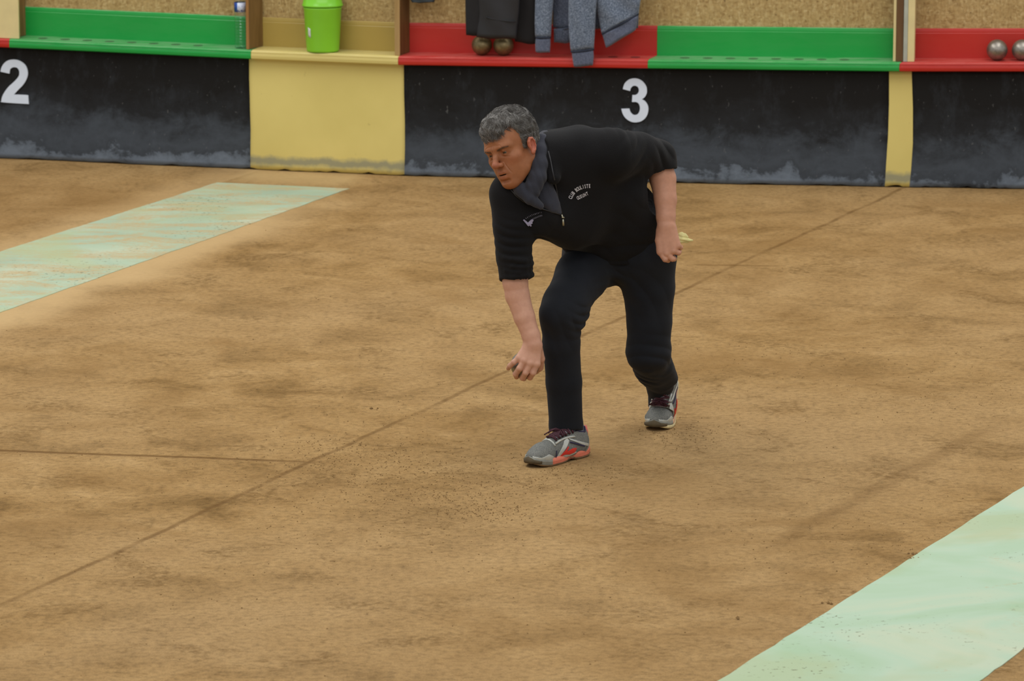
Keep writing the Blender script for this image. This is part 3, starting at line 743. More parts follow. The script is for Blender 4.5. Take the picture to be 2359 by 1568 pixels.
v, f = hang([(950, 6, 1000, 4), (947, 0, 1002, 0)], -.07, .05, .004, 1.5, 1); gcol = simple('teal_grey_cloth', (48, 56, 60), .8)
tag(fixn(mk('garment', v, f, gcol, origin=tuple(p))), 'dark grey-blue garment whose hem just shows at the top beside the partition', 'garment')
# ------------------------------------------------------------------ the man
S_ = nrmz([.91, 0, .417]); NF = nrmz([.246, -.8, -.54]); AX = nrmz([-.49, -.59, .65])
def skin():
    m = N('skin'); at_ = m.n('ShaderNodeAttribute', attribute_name='tone')
    n = m.noise(55, 4, .6); n2 = m.noise(11, 3, .5)
    c = m.mix(.22, at_.outputs['Color'], m.ramp(n, [(.3, .3), (.7, .68)]), 'OVERLAY'); c = m.mix(.25, c, m.ramp(n2, [(.3, lin((120, 104, 104))), (.7, lin((138, 128, 124)))]), 'OVERLAY')
    m.col(c); m.rough(.52); m.b.inputs['Specular IOR Level'].default_value = .35
    m.b.inputs['Subsurface Weight'].default_value = .08; m.b.inputs['Subsurface Radius'].default_value = (.012, .005, .003); m.b.inputs['Subsurface Scale'].default_value = .6
    m.bump(m.noise(210, 3), .12, .001); return m.m
SKIN = skin()
def tone_attr(me, cols):
    a = me.color_attributes.new('tone', 'FLOAT_COLOR', 'POINT'); c = np.ones((len(me.vertices), 4), np.float32); c[:, :3] = cols; a.data.foreach_set('color', c.ravel())
ARM_T = np.array(lin((206, 162, 136))[:3]); FACE_T = np.array(lin((162, 104, 66))[:3]); RED_T = np.array(lin((176, 100, 80))[:3])

# --- head, in its own frame: x to his left, y forward, z up
hf = nrmz([-.59, -.79, -.17]); hl = nrmz(np.cross([0, 0, 1], hf)); hl = hl if hl[0] > 0 else -hl
hu = np.cross(hl, hf); hu = hu if hu[2] > 0 else -hu
ro = math.radians(18); hl, hu = hl * math.cos(ro) + hu * math.sin(ro), hu * math.cos(ro) - hl * math.sin(ro)
HO = M(1183, 348, -.05); HR = np.stack([hl, hf, hu], 1)      # columns
def hw(p): return HO + HR @ np.array(p, float)
def hloc(w): return HR.T @ (np.array(w) - HO)
h = Field((-.105, -.125, -.17), (.105, .14, .155), .00135)
h.ell((0, -.010, .050), (.0735, .096, .080), k=.001)
h.ell((0, .040, .048), (.061, .047, .050), k=.03)
h.ell((0, .043, -.012), (.0535, .043, .060), k=.03)
for q in (-1, 1):
    h.ell((q * .045, .054, -.010), (.020, .022, .015), k=.025)
    h.chain([(q * .047, -.002, -.040), (q * .039, .022, -.062), (q * .016, .066, -.091)], [.017, .015, .0135], k=.03)
    h.ell((q * .029, .045, -.043), (.024, .030, .032), k=.03)
h.ell((0, .046, -.060), (.038, .040, .043), k=.03)
h.ell((0, .076, -.091), (.021, .015, .014), k=.02)
h.ell((0, .074, -.056), (.028, .018, .028), k=.02)
h.chain([(-.048, .070, .034), (-.026, .086, .034), (0, .089, .034), (.026, .086, .034), (.048, .070, .034)], [.008, .0095, .009, .0095, .008], k=.016)
for q in (-1, 1):
    h.ell((q * .031, .094, .016), (.0185, .013, .0115), k=.012, neg=True)
    h.chain([(q * .017, .0785, .0185), (q * .031, .0838, .0225), (q * .047, .071, .0175)], [.0035, .0044, .0038], k=.006)
    h.chain([(q * .018, .0780, .0115), (q * .031, .0815, .0085), (q * .045, .0715, .0125)], [.0035, .0038, .0032], k=.006)
h.chain([(0, .085, .024), (0, .099, .004), (0, .113, -.015)], [.0075, .0082, .0095], k=.014)
h.ell((0, .112, -.018), (.0115, .0115, .0095), k=.006)
for q in (-1, 1):
    h.ell((q * .0125, .099, -.0215), (.0082, .0100, .0080), k=.007)
    h.ell((q * .0065, .106, -.0290), (.0035, .0055, .0035), k=.002, neg=True)
h.chain([(0, .097, -.030), (0, .096, -.043)], [.002, .002], k=.006, neg=True)
h.chain([(-.024, .080, -.053), (-.008, .0925, -.0475), (0, .0925, -.0495), (.008, .0925, -.0475), (.024, .080, -.053)], [.003, .0048, .0045, .0048, .003], k=.006)
h.chain([(-.021, .081, -.062), (-.008, .0900, -.0665), (.008, .0900, -.0665), (.021, .081, -.062)], [.003, .0058, .0058, .003], k=.006)
h.ell((0, .086, -.0568), (.0190, .015, .0022), k=.002, neg=True)
h.chain([(-.015, .091, -.080), (.015, .091, -.080)], [.003, .003], k=.012, neg=True)
X, Y, Z = h.all()
for zz, wd in ((.048, .036), (.0555, .038), (.063, .034)):      # forehead creases
    h.D += (.0011 * np.exp(-((Z - zz + .004 * np.abs(X) / .03 - .0012 * np.sin(X * 210 + zz * 900)) / .0013) ** 2) * np.exp(-(X / wd) ** 4) * (Y > .04)).astype(np.float32)
for q in (-1, 1): h.D += (.0016 * np.exp(-((X - q * (.0045 + .1 * (Z - .035))) / .0012) ** 2) * np.exp(-((Z - .034) / .010) ** 4) * (Y > .06)).astype(np.float32)
for q in (-1, 1): h.D += (.0016 * np.exp(-((X * q - .0195 - (-.020 - Z) * .40) / .0022) ** 2) * np.exp(-((Z + .039) / .017) ** 4) * (Y > .04)).astype(np.float32)
for q in (-1, 1): h.D += (.0012 * np.exp(-((Z - .001 + (X * q - .03) * .25) / .0018) ** 2) * np.exp(-((X * q - .032) / .014) ** 4) * (Y > .04)).astype(np.float32)
for q in (-1, 1):               # ears
    e = lambda y, z, x=.0: (q * (.0765 + x), -.006 + (y + .006) * .86, .004 + (z - .004) * .84)
    h.ell(e(-.008, .004, .002), (.0070, .0155, .025), k=.006)
    h.chain([e(.005, .006, .001), e(.006, .020, .005), e(-.004, .031, .007), e(-.016, .028, .008), e(-.022, .014, .008), e(-.020, -.004, .007), e(-.012, -.018, .005), e(-.003, -.026, .003)], [.0028, .0033, .0034, .0034, .0034, .0034, .0036, .0045], k=.008)
    h.ell(e(-.002, -.027, .002), (.0055, .0075, .0080), k=.005)
    h.ell(e(-.010, .004, .0085), (.0065, .0095, .017), k=.004, neg=True)
    h.ell(e(-.004, -.002, .006), (.008, .006, .008), k=.003, neg=True)
    h.ell(e(.004, -.003, .004), (.003, .003, .005), k=.003)
# neck
nb = hloc(M(1252, 374, .03))
h.cap((0, -.022, -.03), nb, .056, .044, k=.02)
h.chain([(.050, -.02, -.04), tuple(nb + np.array([.02, .03, 0]))], [.014, .014], k=.015)
HV, HQ = h.mesh()
x, y, z = HV.T
g = lambda c, r: np.exp(-(((HV - np.array(c)) / np.array(r)) ** 2).sum(1))[:, None]
tc = np.repeat(FACE_T[None], len(HV), 0)
for c, r, w, col in [((0, .112, -.016), (.016, .02, .014), .75, RED_T), ((.045, .06, -.018), (.022, .03, .016), .35, RED_T), ((-.045, .06, -.018), (.022, .03, .016), .35, RED_T),
                     ((.085, -.01, .005), (.014, .035, .04), .8, np.array(lin((200, 112, 92))[:3])), ((-.085, -.01, .005), (.014, .035, .04), .8, RED_T),
                     ((0, .093, -.048), (.020, .012, .0045), .55, np.array(lin((160, 84, 66))[:3])), ((0, .092, -.066), (.018, .012, .0055), .5, np.array(lin((172, 92, 74))[:3])),
                     ((0, .09, -.0565), (.021, .014, .0022), .9, np.array(lin((64, 26, 18))[:3])), ((.031, .082, .016), (.02, .014, .014), .45, np.array(lin((136, 78, 54))[:3])), ((-.031, .082, .016), (.02, .014, .014), .45, np.array(lin((136, 78, 54))[:3])),
                     ((0, .07, -.085), (.05, .04, .03), .25, np.array(lin((158, 104, 80))[:3]))]:
    tc = tc + (col - tc) * g(c, r) * w
HW = HV @ HR.T + HO

# --- right arm and the hand round the boule
a = Field(M(1130, 600, .08) - [0, .30, .42], M(1275, 600, .16) + [0, .1, .05], .0018)
a.chain([M(1186, 585, -.055), M(1187, 650, -.065), M(1192, 680, -.07), M(1208, 730, -.09), M(1223, 772, -.105), M(1228, 792, -.112)], [.042, .0405, .0390, .0335, .0285, .0285], k=.022)
KN_ = {'little': [(1196, 824, -.128), (1184, 834, -.130), (1175, 842, -.118), (1171, 848, -.098)],
       'ring': [(1208, 830, -.135), (1197, 848, -.140), (1188, 861, -.120), (1190, 868, -.095)],
       'middle': [(1222, 836, -.137), (1211, 858, -.140), (1204, 870, -.115), (1207, 872, -.085)],
       'index': [(1236, 838, -.132), (1228, 858, -.135), (1221, 869, -.110), (1222, 868, -.080)]}
RR = {'little': [.0106, .0095, .0088, .0076], 'ring': [.0118, .0108, .0102, .0088], 'middle': [.0122, .0110, .0102, .009], 'index': [.0120, .0108, .010, .009]}
wr = [(1217, 795, -.112), (1224, 795, -.115), (1231, 795, -.115), (1237, 797, -.110)]
for (nm, pts), w in zip(KN_.items(), wr):
    a.cap(M(*w), M(*pts[0]), .015, RR[nm][0] + .0015, k=.014)
a.cap(M(1226, 800, -.105), M(1216, 828, -.112), .020, .019, k=.012); a.cap(M(1214, 802, -.105), M(1201, 824, -.118), .015, .014, k=.012); a.cap(M(1230, 802, -.105), M(1232, 830, -.108), .020, .018, k=.012)
for nm, pts in KN_.items():
    P_ = [M(*p) for p in pts]; r_ = RR[nm]
    for i in range(3): a.cap(P_[i], P_[i + 1], r_[i], r_[i + 1], k=.0030 if i else .005)
    a.ell(P_[0] + np.array([0, -.001, 0]), (r_[0] * .97,) * 3, k=.005)
th = [M(1238, 804, -.095), M(1245, 826, -.080), M(1244, 846, -.055), M(1234, 856, -.030)]
a.chain(th, [.018, .0145, .0115, .009], k=.008)
RA = a.mesh()
# --- left arm and fist
a = Field(M(1490, 370, 0) - [0, .05, .42], M(1590, 370, .3) + [0, 0, .05], .0018)
a.chain([M(1515, 372, .20), M(1527, 412, .185), M(1533, 460, .155), M(1534, 500, .130), M(1535, 518, .120)], [.046, .043, .0365, .0305, .029], k=.022)
LK = {'index': [(1521, 580, .085), (1532, 597, .075), (1539, 599, .100), (1536, 590, .118)],
      'middle': [(1535, 584, .080), (1549, 596, .078), (1553, 596, .104), (1548, 588, .120)],
      'ring': [(1551, 578, .083), (1563, 582, .088), (1565, 580, .112), (1558, 574, .125)],
      'little': [(1562, 566, .090), (1568, 570, .098), (1568, 568, .118), (1560, 564, .128)]}
LR = {'index': [.0118, .0108, .0098, .0085], 'middle': [.012, .0108, .0098, .0085], 'ring': [.0112, .010, .009, .008], 'little': [.0102, .0088, .008, .007]}
lw = [(1526, 524, .108), (1533, 524, .105), (1541, 524, .106), (1547, 526, .112)]
for (nm, pts), w in zip(LK.items(), lw):
    a.cap(M(*w), M(*pts[0]), .0155, LR[nm][0] + .0012, k=.014)
a.cap(M(1530, 535, .118), M(1532, 568, .105), .021, .019, k=.012); a.cap(M(1545, 535, .118), M(1551, 562, .108), .020, .018, k=.012)
for nm, pts in LK.items():
    P_ = [M(*p) for p in pts]; r_ = [q * .94 for q in LR[nm]]
    for i in range(3): a.cap(P_[i], P_[i + 1], r_[i], r_[i + 1], k=.0014 if i else .0022)
    a.ell(P_[0] + np.array([0, -.001, 0]), (r_[0],) * 3, k=.004)
a.chain([M(1523, 532, .115), M(1519, 554, .100), M(1521, 574, .090), M(1529, 588, .092)], [.017, .0145, .0115, .009], k=.007)
LA = a.mesh()
# --- the body under the clothes
WAIST, CHEST, UPPER = M(1430, 555, .31), M(1322, 430, .12), M(1285, 388, .03)
HIPR, HIPL = M(1370, 583, .36), M(1484, 578, .27)
KNR, KNL = M(1294, 722, .015), M(1497, 812, .30)
ANR, ANL = M(1306, 985, .06), M(1528, 902, .61)
SHR, SHL = M(1174, 450, -.03), M(1412, 350, .02)
b = Field((-.35, Y0 - .35, -.02), (.95, Y0 + .95, 1.45), .007)
b.cap(WAIST, CHEST, .12, .14, n=NF, q=.68, k=.03); b.cap(CHEST, UPPER, .14, .10, n=NF, q=.68, k=.03); b.cap(HIPR, HIPL, .09, .09, k=.03)
b.chain([UPPER, M(1254, 376, .03)], [.06, .044], k=.03)
b.chain([SHR, M(1185, 620, -.06)], [.045, .038]); b.cap(UPPER, SHR, .06, .05, k=.03); b.cap(UPPER, SHL, .07, .06, k=.03); b.chain([SHL, M(1517, 370, .20)], [.05, .042])
b.chain([HIPR, KNR, ANR], [.075, .048, .032], k=.02); b.chain([HIPL, KNL, ANL], [.075, .048, .032], k=.02)
BD = b.mesh()
Vs, Qs, Ts = [], [], []; k = 0
for (v, q), t in (((HW, HQ), tc), (RA, ARM_T), (LA, ARM_T * np.array([.93, .84, .78])), (BD, ARM_T)):
    Vs.append(v); Qs.append(q + k); k += len(v); Ts.append(np.broadcast_to(t, (len(v), 3)))
ORI = np.array([float(M(1400, 1000, .3)[0]), Y0 + .25, 0.0])
man = mk('person', np.concatenate(Vs), np.concatenate(Qs), SKIN, origin=tuple(ORI))
tone_attr(man.data, np.concatenate(Ts))
tag(man, 'grey-haired man in black sweater and trousers bending forward to release a boule', 'person')

# --- eyes
EYE = N('eyeball'); EYE.rough(.15)
v = EYE.n('ShaderNodeVectorMath', operation='DOT_PRODUCT'); EYE.L(EYE.tc.outputs['Object'], v.inputs[0]); gz = nrmz(HR @ np.array([.02, .95, -.30])); v.inputs[1].default_value = tuple(gz)
EYE.col(EYE.ramp(EYE.math('DIVIDE', v.outputs['Value'], .0118), [(.76, lin((104, 84, 74))), (.80, lin((60, 62, 48))), (.94, lin((60, 52, 42))), (.955, lin((10, 8, 8)))]))
for q in (-1, 1):
    c = hw((q * .0310, .0742, .0155)); bm = bmesh.new(); bmesh.ops.create_uvsphere(bm, u_segments=24, v_segments=16, radius=.0118)
    me = bpy.data.meshes.new('eye'); bm.to_mesh(me); bm.free(); me.materials.append(EYE.m); me.polygons.foreach_set('use_smooth', [True] * len(me.polygons))
    o = bpy.data.objects.new('eye', me); C.objects.link(o); o.location = c; o.parent = man; o.matrix_parent_inverse = Matrix.Translation(-Vector(ORI))
# --- hair
def strands(name, roots, par, mat_, r0=.00075):
    V, Fc, T = [], [], []
    for pts, r, tone in roots:
        n = len(pts); base = len(V); prev = np.array([.3, .5, .8])
        for i, p in enumerate(pts):
            t = nrmz(pts[min(i + 1, n - 1)] - pts[max(i - 1, 0)]); a_ = nrmz(np.cross(t, prev)); b_ = np.cross(t, a_)
            rr = r * (1 - .75 * (i / (n - 1)) ** 2)
            for kk in range(3):
                an = 2.094 * kk; V.append(p + (a_ * math.cos(an) + b_ * math.sin(an)) * rr); T.append(tone)
        for i in range(n - 1):
            for kk in range(3):
                j = (kk + 1) % 3; q0 = base + i * 3; Fc.append((q0 + kk, q0 + j, q0 + 3 + j, q0 + 3 + kk))
    o = mk(name, V, Fc, mat_, par=par); tone_attr(o.data, np.array(T)); return o
HM = N('grey_hair'); at_ = HM.n('ShaderNodeAttribute', attribute_name='tone'); HM.col(at_.outputs['Color']); HM.rough(.45)
g1, g2 = np.array(lin((70, 64, 58))[:3]), np.array(lin((150, 147, 142))[:3])
hc = Field((-.11, -.14, -.10), (.11, .12, .165), .002)
hc.ell((0, -.016, .061), (.0790, .1020, .0925), k=.001); hc.ell((0, .034, .094), (.060, .060, .046), k=.03)
hc.ell((0, -.062, .010), (.058, .045, .060), k=.03)
X, Y, Z = hc.all()
def hmask(x, y, z):     # > 0 where hair grows
    ax = np.abs(x)
    line = .069 + .042 * np.exp(-((ax - .0590) / .0105) ** 2)   # front line, receding at the temples
    front = np.where(y > .030, z - line, 1.0)
    side = np.where((y <= .030) & (y > .004), z - (.0 + (.030 - y) * -.8 + .0), 1.0)
    front = np.where(y > .036, z - line, 1.0)
    side = np.where((y <= .036) & (y > .004), z - (.004 + np.maximum(y - .020, 0) * 5.5), 1.0)
    back = np.where(y <= .004, z - np.where(y > -.035, .026 - .2 * (y + .035), -.045), 1.0)
    return np.minimum(np.minimum(front, side), back)
hc.D = np.maximum(hc.D, (-hmask(X, Y, Z) * .8 + np.zeros_like(hc.D)).astype(np.float32))
nz = .0022 * np.sin(X * 160 + 2 * np.sin(Y * 90)) * np.sin(Y * 130 + Z * 60) + .0015 * np.sin(Z * 210 + X * 120)
hc.D = hc.D + nz.astype(np.float32)
cv, cq = hc.mesh()
cap_ = mk('hair', cv @ HR.T + HO, cq, HM.m, par=man); tone_attr(cap_.data, np.broadcast_to(np.array(lin((92, 87, 80))[:3]), (len(cv), 3)))
roots = []
nrm_c = np.array([0, -.012, .05])
pick = rng.permutation(len(cv))
for i in pick[:15000]:
    p = cv[i]
    if hmask(p[0], p[1], p[2]) < -.002: continue
    d = nrmz(p - nrm_c)
    # flow: forward and down over the front, back and down at the sides, wavy clumps
    clump = np.floor(p * 70 + .3 * np.sin(p[::-1] * 120)); cr_ = np.random.default_rng(int(abs(clump[0] * 731 + clump[1] * 97 + clump[2] * 13)) + 3)
    if p[1] > .035: f_ = np.array([.35, .75, -.45])
    elif p[2] > .10: f_ = np.array([.5, .5, 0])
    elif p[1] < -.045: f_ = np.array([.1 * np.sign(p[0]), -.1, -1])
    else: f_ = np.array([.15 * np.sign(p[0]), -.75, -.45])
    f_ = f_ + cr_.normal(0, .30, 3) + rng.normal(0, .07, 3); f_ = nrmz(f_ - d * (f_ @ d))
    L = rng.uniform(.012, .026) * (.8 if p[2] < .03 else 1); lift = rng.uniform(.05, .22); wv = nrmz(np.cross(d, f_)); ph = cr_.uniform(0, 6)
    if p[1] > .06: L *= .62
    pts = []
    for j in range(6):
        t = j / 5; q = p + f_ * L * t + d * (.0008 + L * lift * math.sin(t * 2.6) * .5 - .004 * t * t) + wv * .0028 * math.sin(ph + t * 4)
        e = q - nrm_c; e = nrm_c + e / np.linalg.norm(e) * (np.linalg.norm(p - nrm_c) + .0008 + .0035 * math.sin(t * 2.4 + .2 * math.sin(ph)) * (lift * 5)); q = q * .25 + e * .75 if p[1] < .06 else q * .6 + e * .4
        pts.append(q @ HR.T + HO)
    tn = min(1, max(0, cr_.uniform(0, 1) * .65 + rng.uniform(0, .5) - .1)) ** 1.4
    if p[2] < .045: tn = min(1, tn + .2)
    roots.append((pts, rng.uniform(.00035, .0007), g1 + (g2 - g1) * tn))
hs = strands('hair_locks', roots, cap_, HM.m)
HB = BVHTree.FromPolygons(HV.tolist(), HQ.tolist())
for q in (-1, 1):
    br = []
    for _ in range(170):
        t = rng.uniform(0, 1); xx = q * (.013 + .036 * t); zz = .0275 + .0050 * math.sin(t * 2.4) + rng.uniform(-.0024, .0024) * (1 - .5 * t)
        d = nrmz([q * .9, 0, .12 + rng.normal(0, .14)]); pts = []
        for j_ in range(4):
            e = np.array([xx, .3, zz]) + d * .008 * j_ / 3; r_ = HB.ray_cast(Vector(e), Vector((0, -1, 0)))
            if r_[0] is None: continue
            pts.append((np.array(r_[0]) + np.array(r_[1]) * (.0004 + .0004 * j_)) @ HR.T + HO)
        if len(pts) == 4: br.append((pts, .0004, np.array(lin((112, 80, 56))[:3]) * rng.uniform(.7, 1.4)))
    strands('eyebrow', br, man, HM.m)

# --- sweater
def cloth(name, c, rough, b1, s1, sheen, lam=.5):
    m = N(name); n = m.noise(s1, 3, .6); n2 = m.noise(6, 3)
    a_ = lin(c); m.col(m.ramp(n2, [(.3, tuple(x * .8 for x in a_[:3]) + (1,)), (.7, tuple(x * 1.25 for x in a_[:3]) + (1,))]))
    m.rough(rough); m.b.inputs['Sheen Weight'].default_value = sheen; m.b.inputs['Sheen Roughness'].default_value = .5; m.b.inputs['Specular IOR Level'].default_value = .2; m.bump(n, b1, .002); return m.m
BLACK = cloth('black_knit', (20, 19, 20), .95, .5, 260, .035); TROU = cloth('charcoal_trouser_cloth', (27, 29, 34), .9, .2, 420, .03)
SCARF = cloth('slate_grey_scarf', (52, 53, 61), .95, .5, 300, .12)
w = Field((-.12, Y0 - .30, .50), (.70, Y0 + .62, 1.42), .0036)
w.cap(WAIST, CHEST, .163, .188, n=NF, q=.70, k=.04); w.cap(CHEST, UPPER, .178, .128, n=NF, q=.66, k=.05)
w.cap(M(1448, 600, .33), WAIST, .160, .160, n=[.3, -.9, -.2], q=.78, k=.04)
w.chain([M(1240, 380, .03), M(1205, 410, -.01), M(1178, 448, -.03)], [.085, .075, .066], k=.04)
w.chain([M(1285, 370, .05), M(1345, 356, .05), M(1410, 358, .03)], [.098, .088, .078], k=.04)
w.chain([M(1176, 446, -.03), M(1180, 520, -.045), M(1184, 590, -.055), M(1188, 640, -.062), M(1191, 672, -.068)], [.068, .064, .059, .053, .050], k=.02)
w.chain([M(1408, 352, .03), M(1470, 352, .12), M(1515, 365, .20)], [.080, .068, .062], k=.03)
w.chain([M(1512, 362, .20), M(1524, 388, .19), M(1531, 425, .18)], [.056, .0485, .047], k=.02)
w.chain([M(1446, 448, .15), M(1462, 500, .22), M(1458, 560, .28)], [.072, .082, .085], k=.06)
w.chain([M(1248, 490, -.01), M(1320, 500, .10)], [.078, .105], k=.05)
# collar standing round the neck
w.chain([M(1268, 338, .10), M(1256, 336, .02), M(1266, 372, -.05), M(1276, 410, -.085)], [.030, .030, .026, .020], k=.02)
w.chain([M(1280, 332, .11), M(1330, 326, .09)], [.045, .05], k=.03); w.cap(M(1262, 318, .10), M(1285, 326, .12), .024, .034, k=.02)
# folds
for i, yy in enumerate((592, 605, 618, 630)):
    c0, c1 = M(1153 + i * 1.5, yy - 4, -.055), M(1221 + (i % 2) * 3, yy + 3 - 5 * (i == 4), -.06); mid = (c0 + c1) / 2
    n_ = 14; ring = []
    for kk in range(n_ + 1):
        an = 2 * math.pi * kk / n_; ring.append(mid + (c1 - c0) / 2 * .97 * math.cos(an) + np.array([0, .056, 0]) * math.sin(an) + np.array([0, 0, .004 * math.sin(an * 2 + i)]))
    w.chain(ring, [.0095 + .0025 * ((kk * 7 + i * 3) % 5) / 4 for kk in range(n_ + 1)], k=.0045)
w.fold(M(1182, 560, -.10), .07, [.2, 0, 1], .030, .005, 1)
w.fold(M(1520, 360, .14), .06, [.9, 0, .5], .04, .006, 2); w.fold(M(1450, 340, .04), .06, [.8, 0, -.6], .05, .006, 3); w.fold(M(1420, 330, .02), .05, [1, 0, .2], .04, .004, 9)
w.fold(M(1440, 500, .12), .10, [.3, 0, 1], .07, .003, 4); w.fold(M(1350, 560, .18), .10, [.6, 0, 1], .06, .006, 5); w.fold(M(1230, 520, .0), .08, [.8, 0, .7], .06, .006, 6)
w.fold(M(1440, 590, .2), .10, [.1, 0, 1], .05, .006, 7)
# cuffs cut open, hem cut
w.local_plane(M(1190, 690, -.065), .095, M(1189, 643, -.06), nrmz(M(1192, 690, -.07) - M(1187, 640, -.062)) + np.array([0, -.30, 0]))
w.local_plane(M(1531, 440, .175), .088, M(1523, 392, .14), [.36, -.25, -.90])
w.plane(M(1400, 612, .18), nrmz([.0, .15, -1]), k=.008)
w.cap(M(1243, 366, .0), M(1200, 325, -.10), .044, .070, k=.012, neg=True)       # neck opening
sv, sq = w.mesh(); swe = mk('sweater', sv, sq, BLACK, par=man)
BV = BVHTree.FromPolygons(sv.tolist(), sq.tolist())
def hit(px, py, bv, back=0.0):
    r = Vector(ray(px, py)).normalized(); o = Vector((0, 0, H)); h_ = bv.ray_cast(o, r)
    return (h_[0] + r * back) if h_[0] is not None else None
def hp(px, py, back=0.0, dflt=None):
    q = hit(px, py, BV, back); return np.array(q) if q is not None else M(px, py, dflt if dflt is not None else 0)

# --- scarf: rolled round the neck, one end falling into the neck opening
sc = Field(M(1150, 330, -.35) - [0, 0, .30], M(1340, 330, .20) + [0, 0, .10], .0026)
sc.chain([M(1256, 316, .08), M(1248, 326, .00), M(1244, 350, -.045), M(1243, 378, -.075), M(1239, 408, -.095), M(1230, 440, -.108)], [.021, .022, .023, .025, .025, .020], k=.03)
sc.chain([M(1262, 345, .06), M(1262, 372, .0)], [.05, .045], k=.02)
sc.chain([M(1240, 360, -.03), M(1236, 395, -.075), M(1226, 430, -.105), M(1224, 455, -.115)], [.022, .026, .024, .014], k=.006)
sc.chain([M(1180, 418, -.06), M(1198, 434, -.100), M(1222, 458, -.118), M(1245, 474, -.120)], [.022, .024, .020, .012], k=.006)
vp = [(1258, 425), (1268, 450), (1279, 470), (1290, 488)]
sc.chain([hp(x_, y_, .004) for x_, y_ in vp], [.020, .022, .016, .007], k=.008)
sc.chain([hp(x_, y_, .004) for x_, y_ in [(1238, 440), (1252, 464), (1272, 482), (1288, 491)]], [.022, .018, .012, .006], k=.008)
sc.chain([hp(x_, y_, .002) for x_, y_ in [(1252, 440), (1264, 468), (1278, 480)]], [.022, .018, .010], k=.012)
sc.fold(M(1240, 420, -.11), .10, [1, 0, .30], .022, .0016, 2)
scv, scq = sc.mesh(); mk('scarf', scv, scq, SCARF, par=man)
# zip along the opening, with its metal pull
ZD = simple('dark_zip', (30, 29, 32), .5); ZM = simple('zip_metal', (176, 172, 150), .35, .1, 60, .7)
lap = [hp(x_, y_, -.004) for x_, y_ in [(1263, 348), (1269, 372), (1273, 394), (1277, 412), (1281, 432), (1285, 455), (1290, 478), (1296, 494)]]
lapl = [hp(x_, y_, -.004, -.1) for x_, y_ in [(1177, 436), (1188, 450), (1206, 464), (1228, 473), (1252, 482), (1276, 489), (1295, 495)]]
v, f = merge([tube(lap, .0028, 6), tube(lapl, .0028, 6)]); zp = fixn(mk('collar_zip', v, f, ZD, par=swe))
p1 = hp(1294, 494, -.007); p2 = hp(1296.5, 501, -.009); p3 = hp(1297, 505, -.009); p4 = hp(1297.8, 519, -.008)
v, f = merge([tube([p1, (p1 + p2) / 2, p2], [.0025, .003, .0025], 8), tube([hp(1294.5, 500, -.009), hp(1299.5, 501, -.009)], .0028, 8), tube([p3, p3 * .5 + p4 * .5, p4], [.0030, .0036, .0038], 8)])
fixn(mk('zip_pull', v, f, ZM, par=swe))
# embroidered writing, laid on the knit
EMB = simple('silver_embroidery', (196, 194, 200), .7, .08, 90); EMB2 = simple('dim_embroidery', (128, 124, 136), .7, .12, 90)
def text_faces(txt, size, bold=.0):
    cu = bpy.data.curves.new('t', 'FONT'); cu.body = txt; cu.size = size; cu.offset = bold; cu.resolution_u = 3; o = bpy.data.objects.new('t', cu); C.objects.link(o)
    bpy.context.view_layer.update(); me = bpy.data.meshes.new_from_object(o.evaluated_get(bpy.context.evaluated_depsgraph_get()))
    V = [tuple(v_.co[:2]) for v_ in me.vertices]; Fc = [tuple(p_.vertices) for p_ in me.polygons]; bpy.data.objects.remove(o); return V, Fc
def project(name, V2, Fc, bv, mat_, par, lift=.0016, th=.0008):
    V = []
    for x_, y_ in V2:
        q = hit(x_, y_, bv, -lift); V.append(tuple(q) if q is not None else tuple(M(x_, y_, 0)))
    o = mk(name, V, Fc, mat_, par=par, smooth=False); md_ = o.modifiers.new('s', 'SOLIDIFY'); md_.thickness = th; return o
def arc_text(txt, p0, p1, p2, size, bold):
    """letters set along a quadratic arc in view pixels"""
    Vall, Fall = [], []; n = len(txt)
    def B(t): return [(1 - t) ** 2 * p0[c] + 2 * t * (1 - t) * p1[c] + t * t * p2[c] for c in (0, 1)]
    for i, ch in enumerate(txt):
        if ch == ' ': continue
        t = (i + .5) / n; c = B(t); d = [B(t + .02)[k_] - B(t - .02)[k_] for k_ in (0, 1)]; L = math.hypot(*d); d = [d[0] / L, d[1] / L]
        V, Fc = text_faces(ch, size, bold); xs = [p_[0] for p_ in V]; cx_ = (min(xs) + max(xs)) / 2
        k_ = len(Vall)
        for x_, y_ in V:
            x_ = (x_ - cx_) * .56; Vall.append((c[0] + d[0] * x_ + d[1] * y_, c[1] + d[1] * x_ - d[0] * y_))
        Fall += [tuple(q + k_ for q in p_) for p_ in Fc]
    return Vall, Fall
v, f = arc_text('CLUB BOULISTE', (1317, 459), (1327, 432), (1361, 432.5), 12.0, .3); project('embroidered_writing', v, f, BV, EMB, swe)
v, f = arc_text('OUSUNT', (1331, 460), (1341, 456), (1357, 448), 11.0, .3); project('embroidered_writing', v, f, BV, EMB, swe)
v, f = arc_text('REVETEMENTS', (1211, 505), (1230, 493), (1249, 490.5), 4.2, .12); project('embroidered_writing', v, f, BV, EMB2, swe)
v, f = arc_text('TERRASSES', (1227, 507), (1238, 500), (1250, 497.5), 4.4, .12); project('embroidered_writing', v, f, BV, EMB2, swe)
q = [(1204.5, 507), (1207, 505), (1213, 510), (1216, 513), (1219, 509.5), (1224, 505), (1228.5, 505), (1229, 508), (1226, 511.5), (1227, 514), (1223, 516), (1224.5, 520), (1222, 521), (1219.5, 518.5), (1217, 520.5), (1214.5, 519), (1212, 515.5), (1209, 512)]
from mathutils.geometry import tessellate_polygon
project('embroidered_emblem', q, [tuple(t) for t in tessellate_polygon([[Vector((x_, y_, 0)) for x_, y_ in q]])], BV, simple('violet_grey_thread', (140, 134, 156), .7), swe, lift=.004, th=.003)

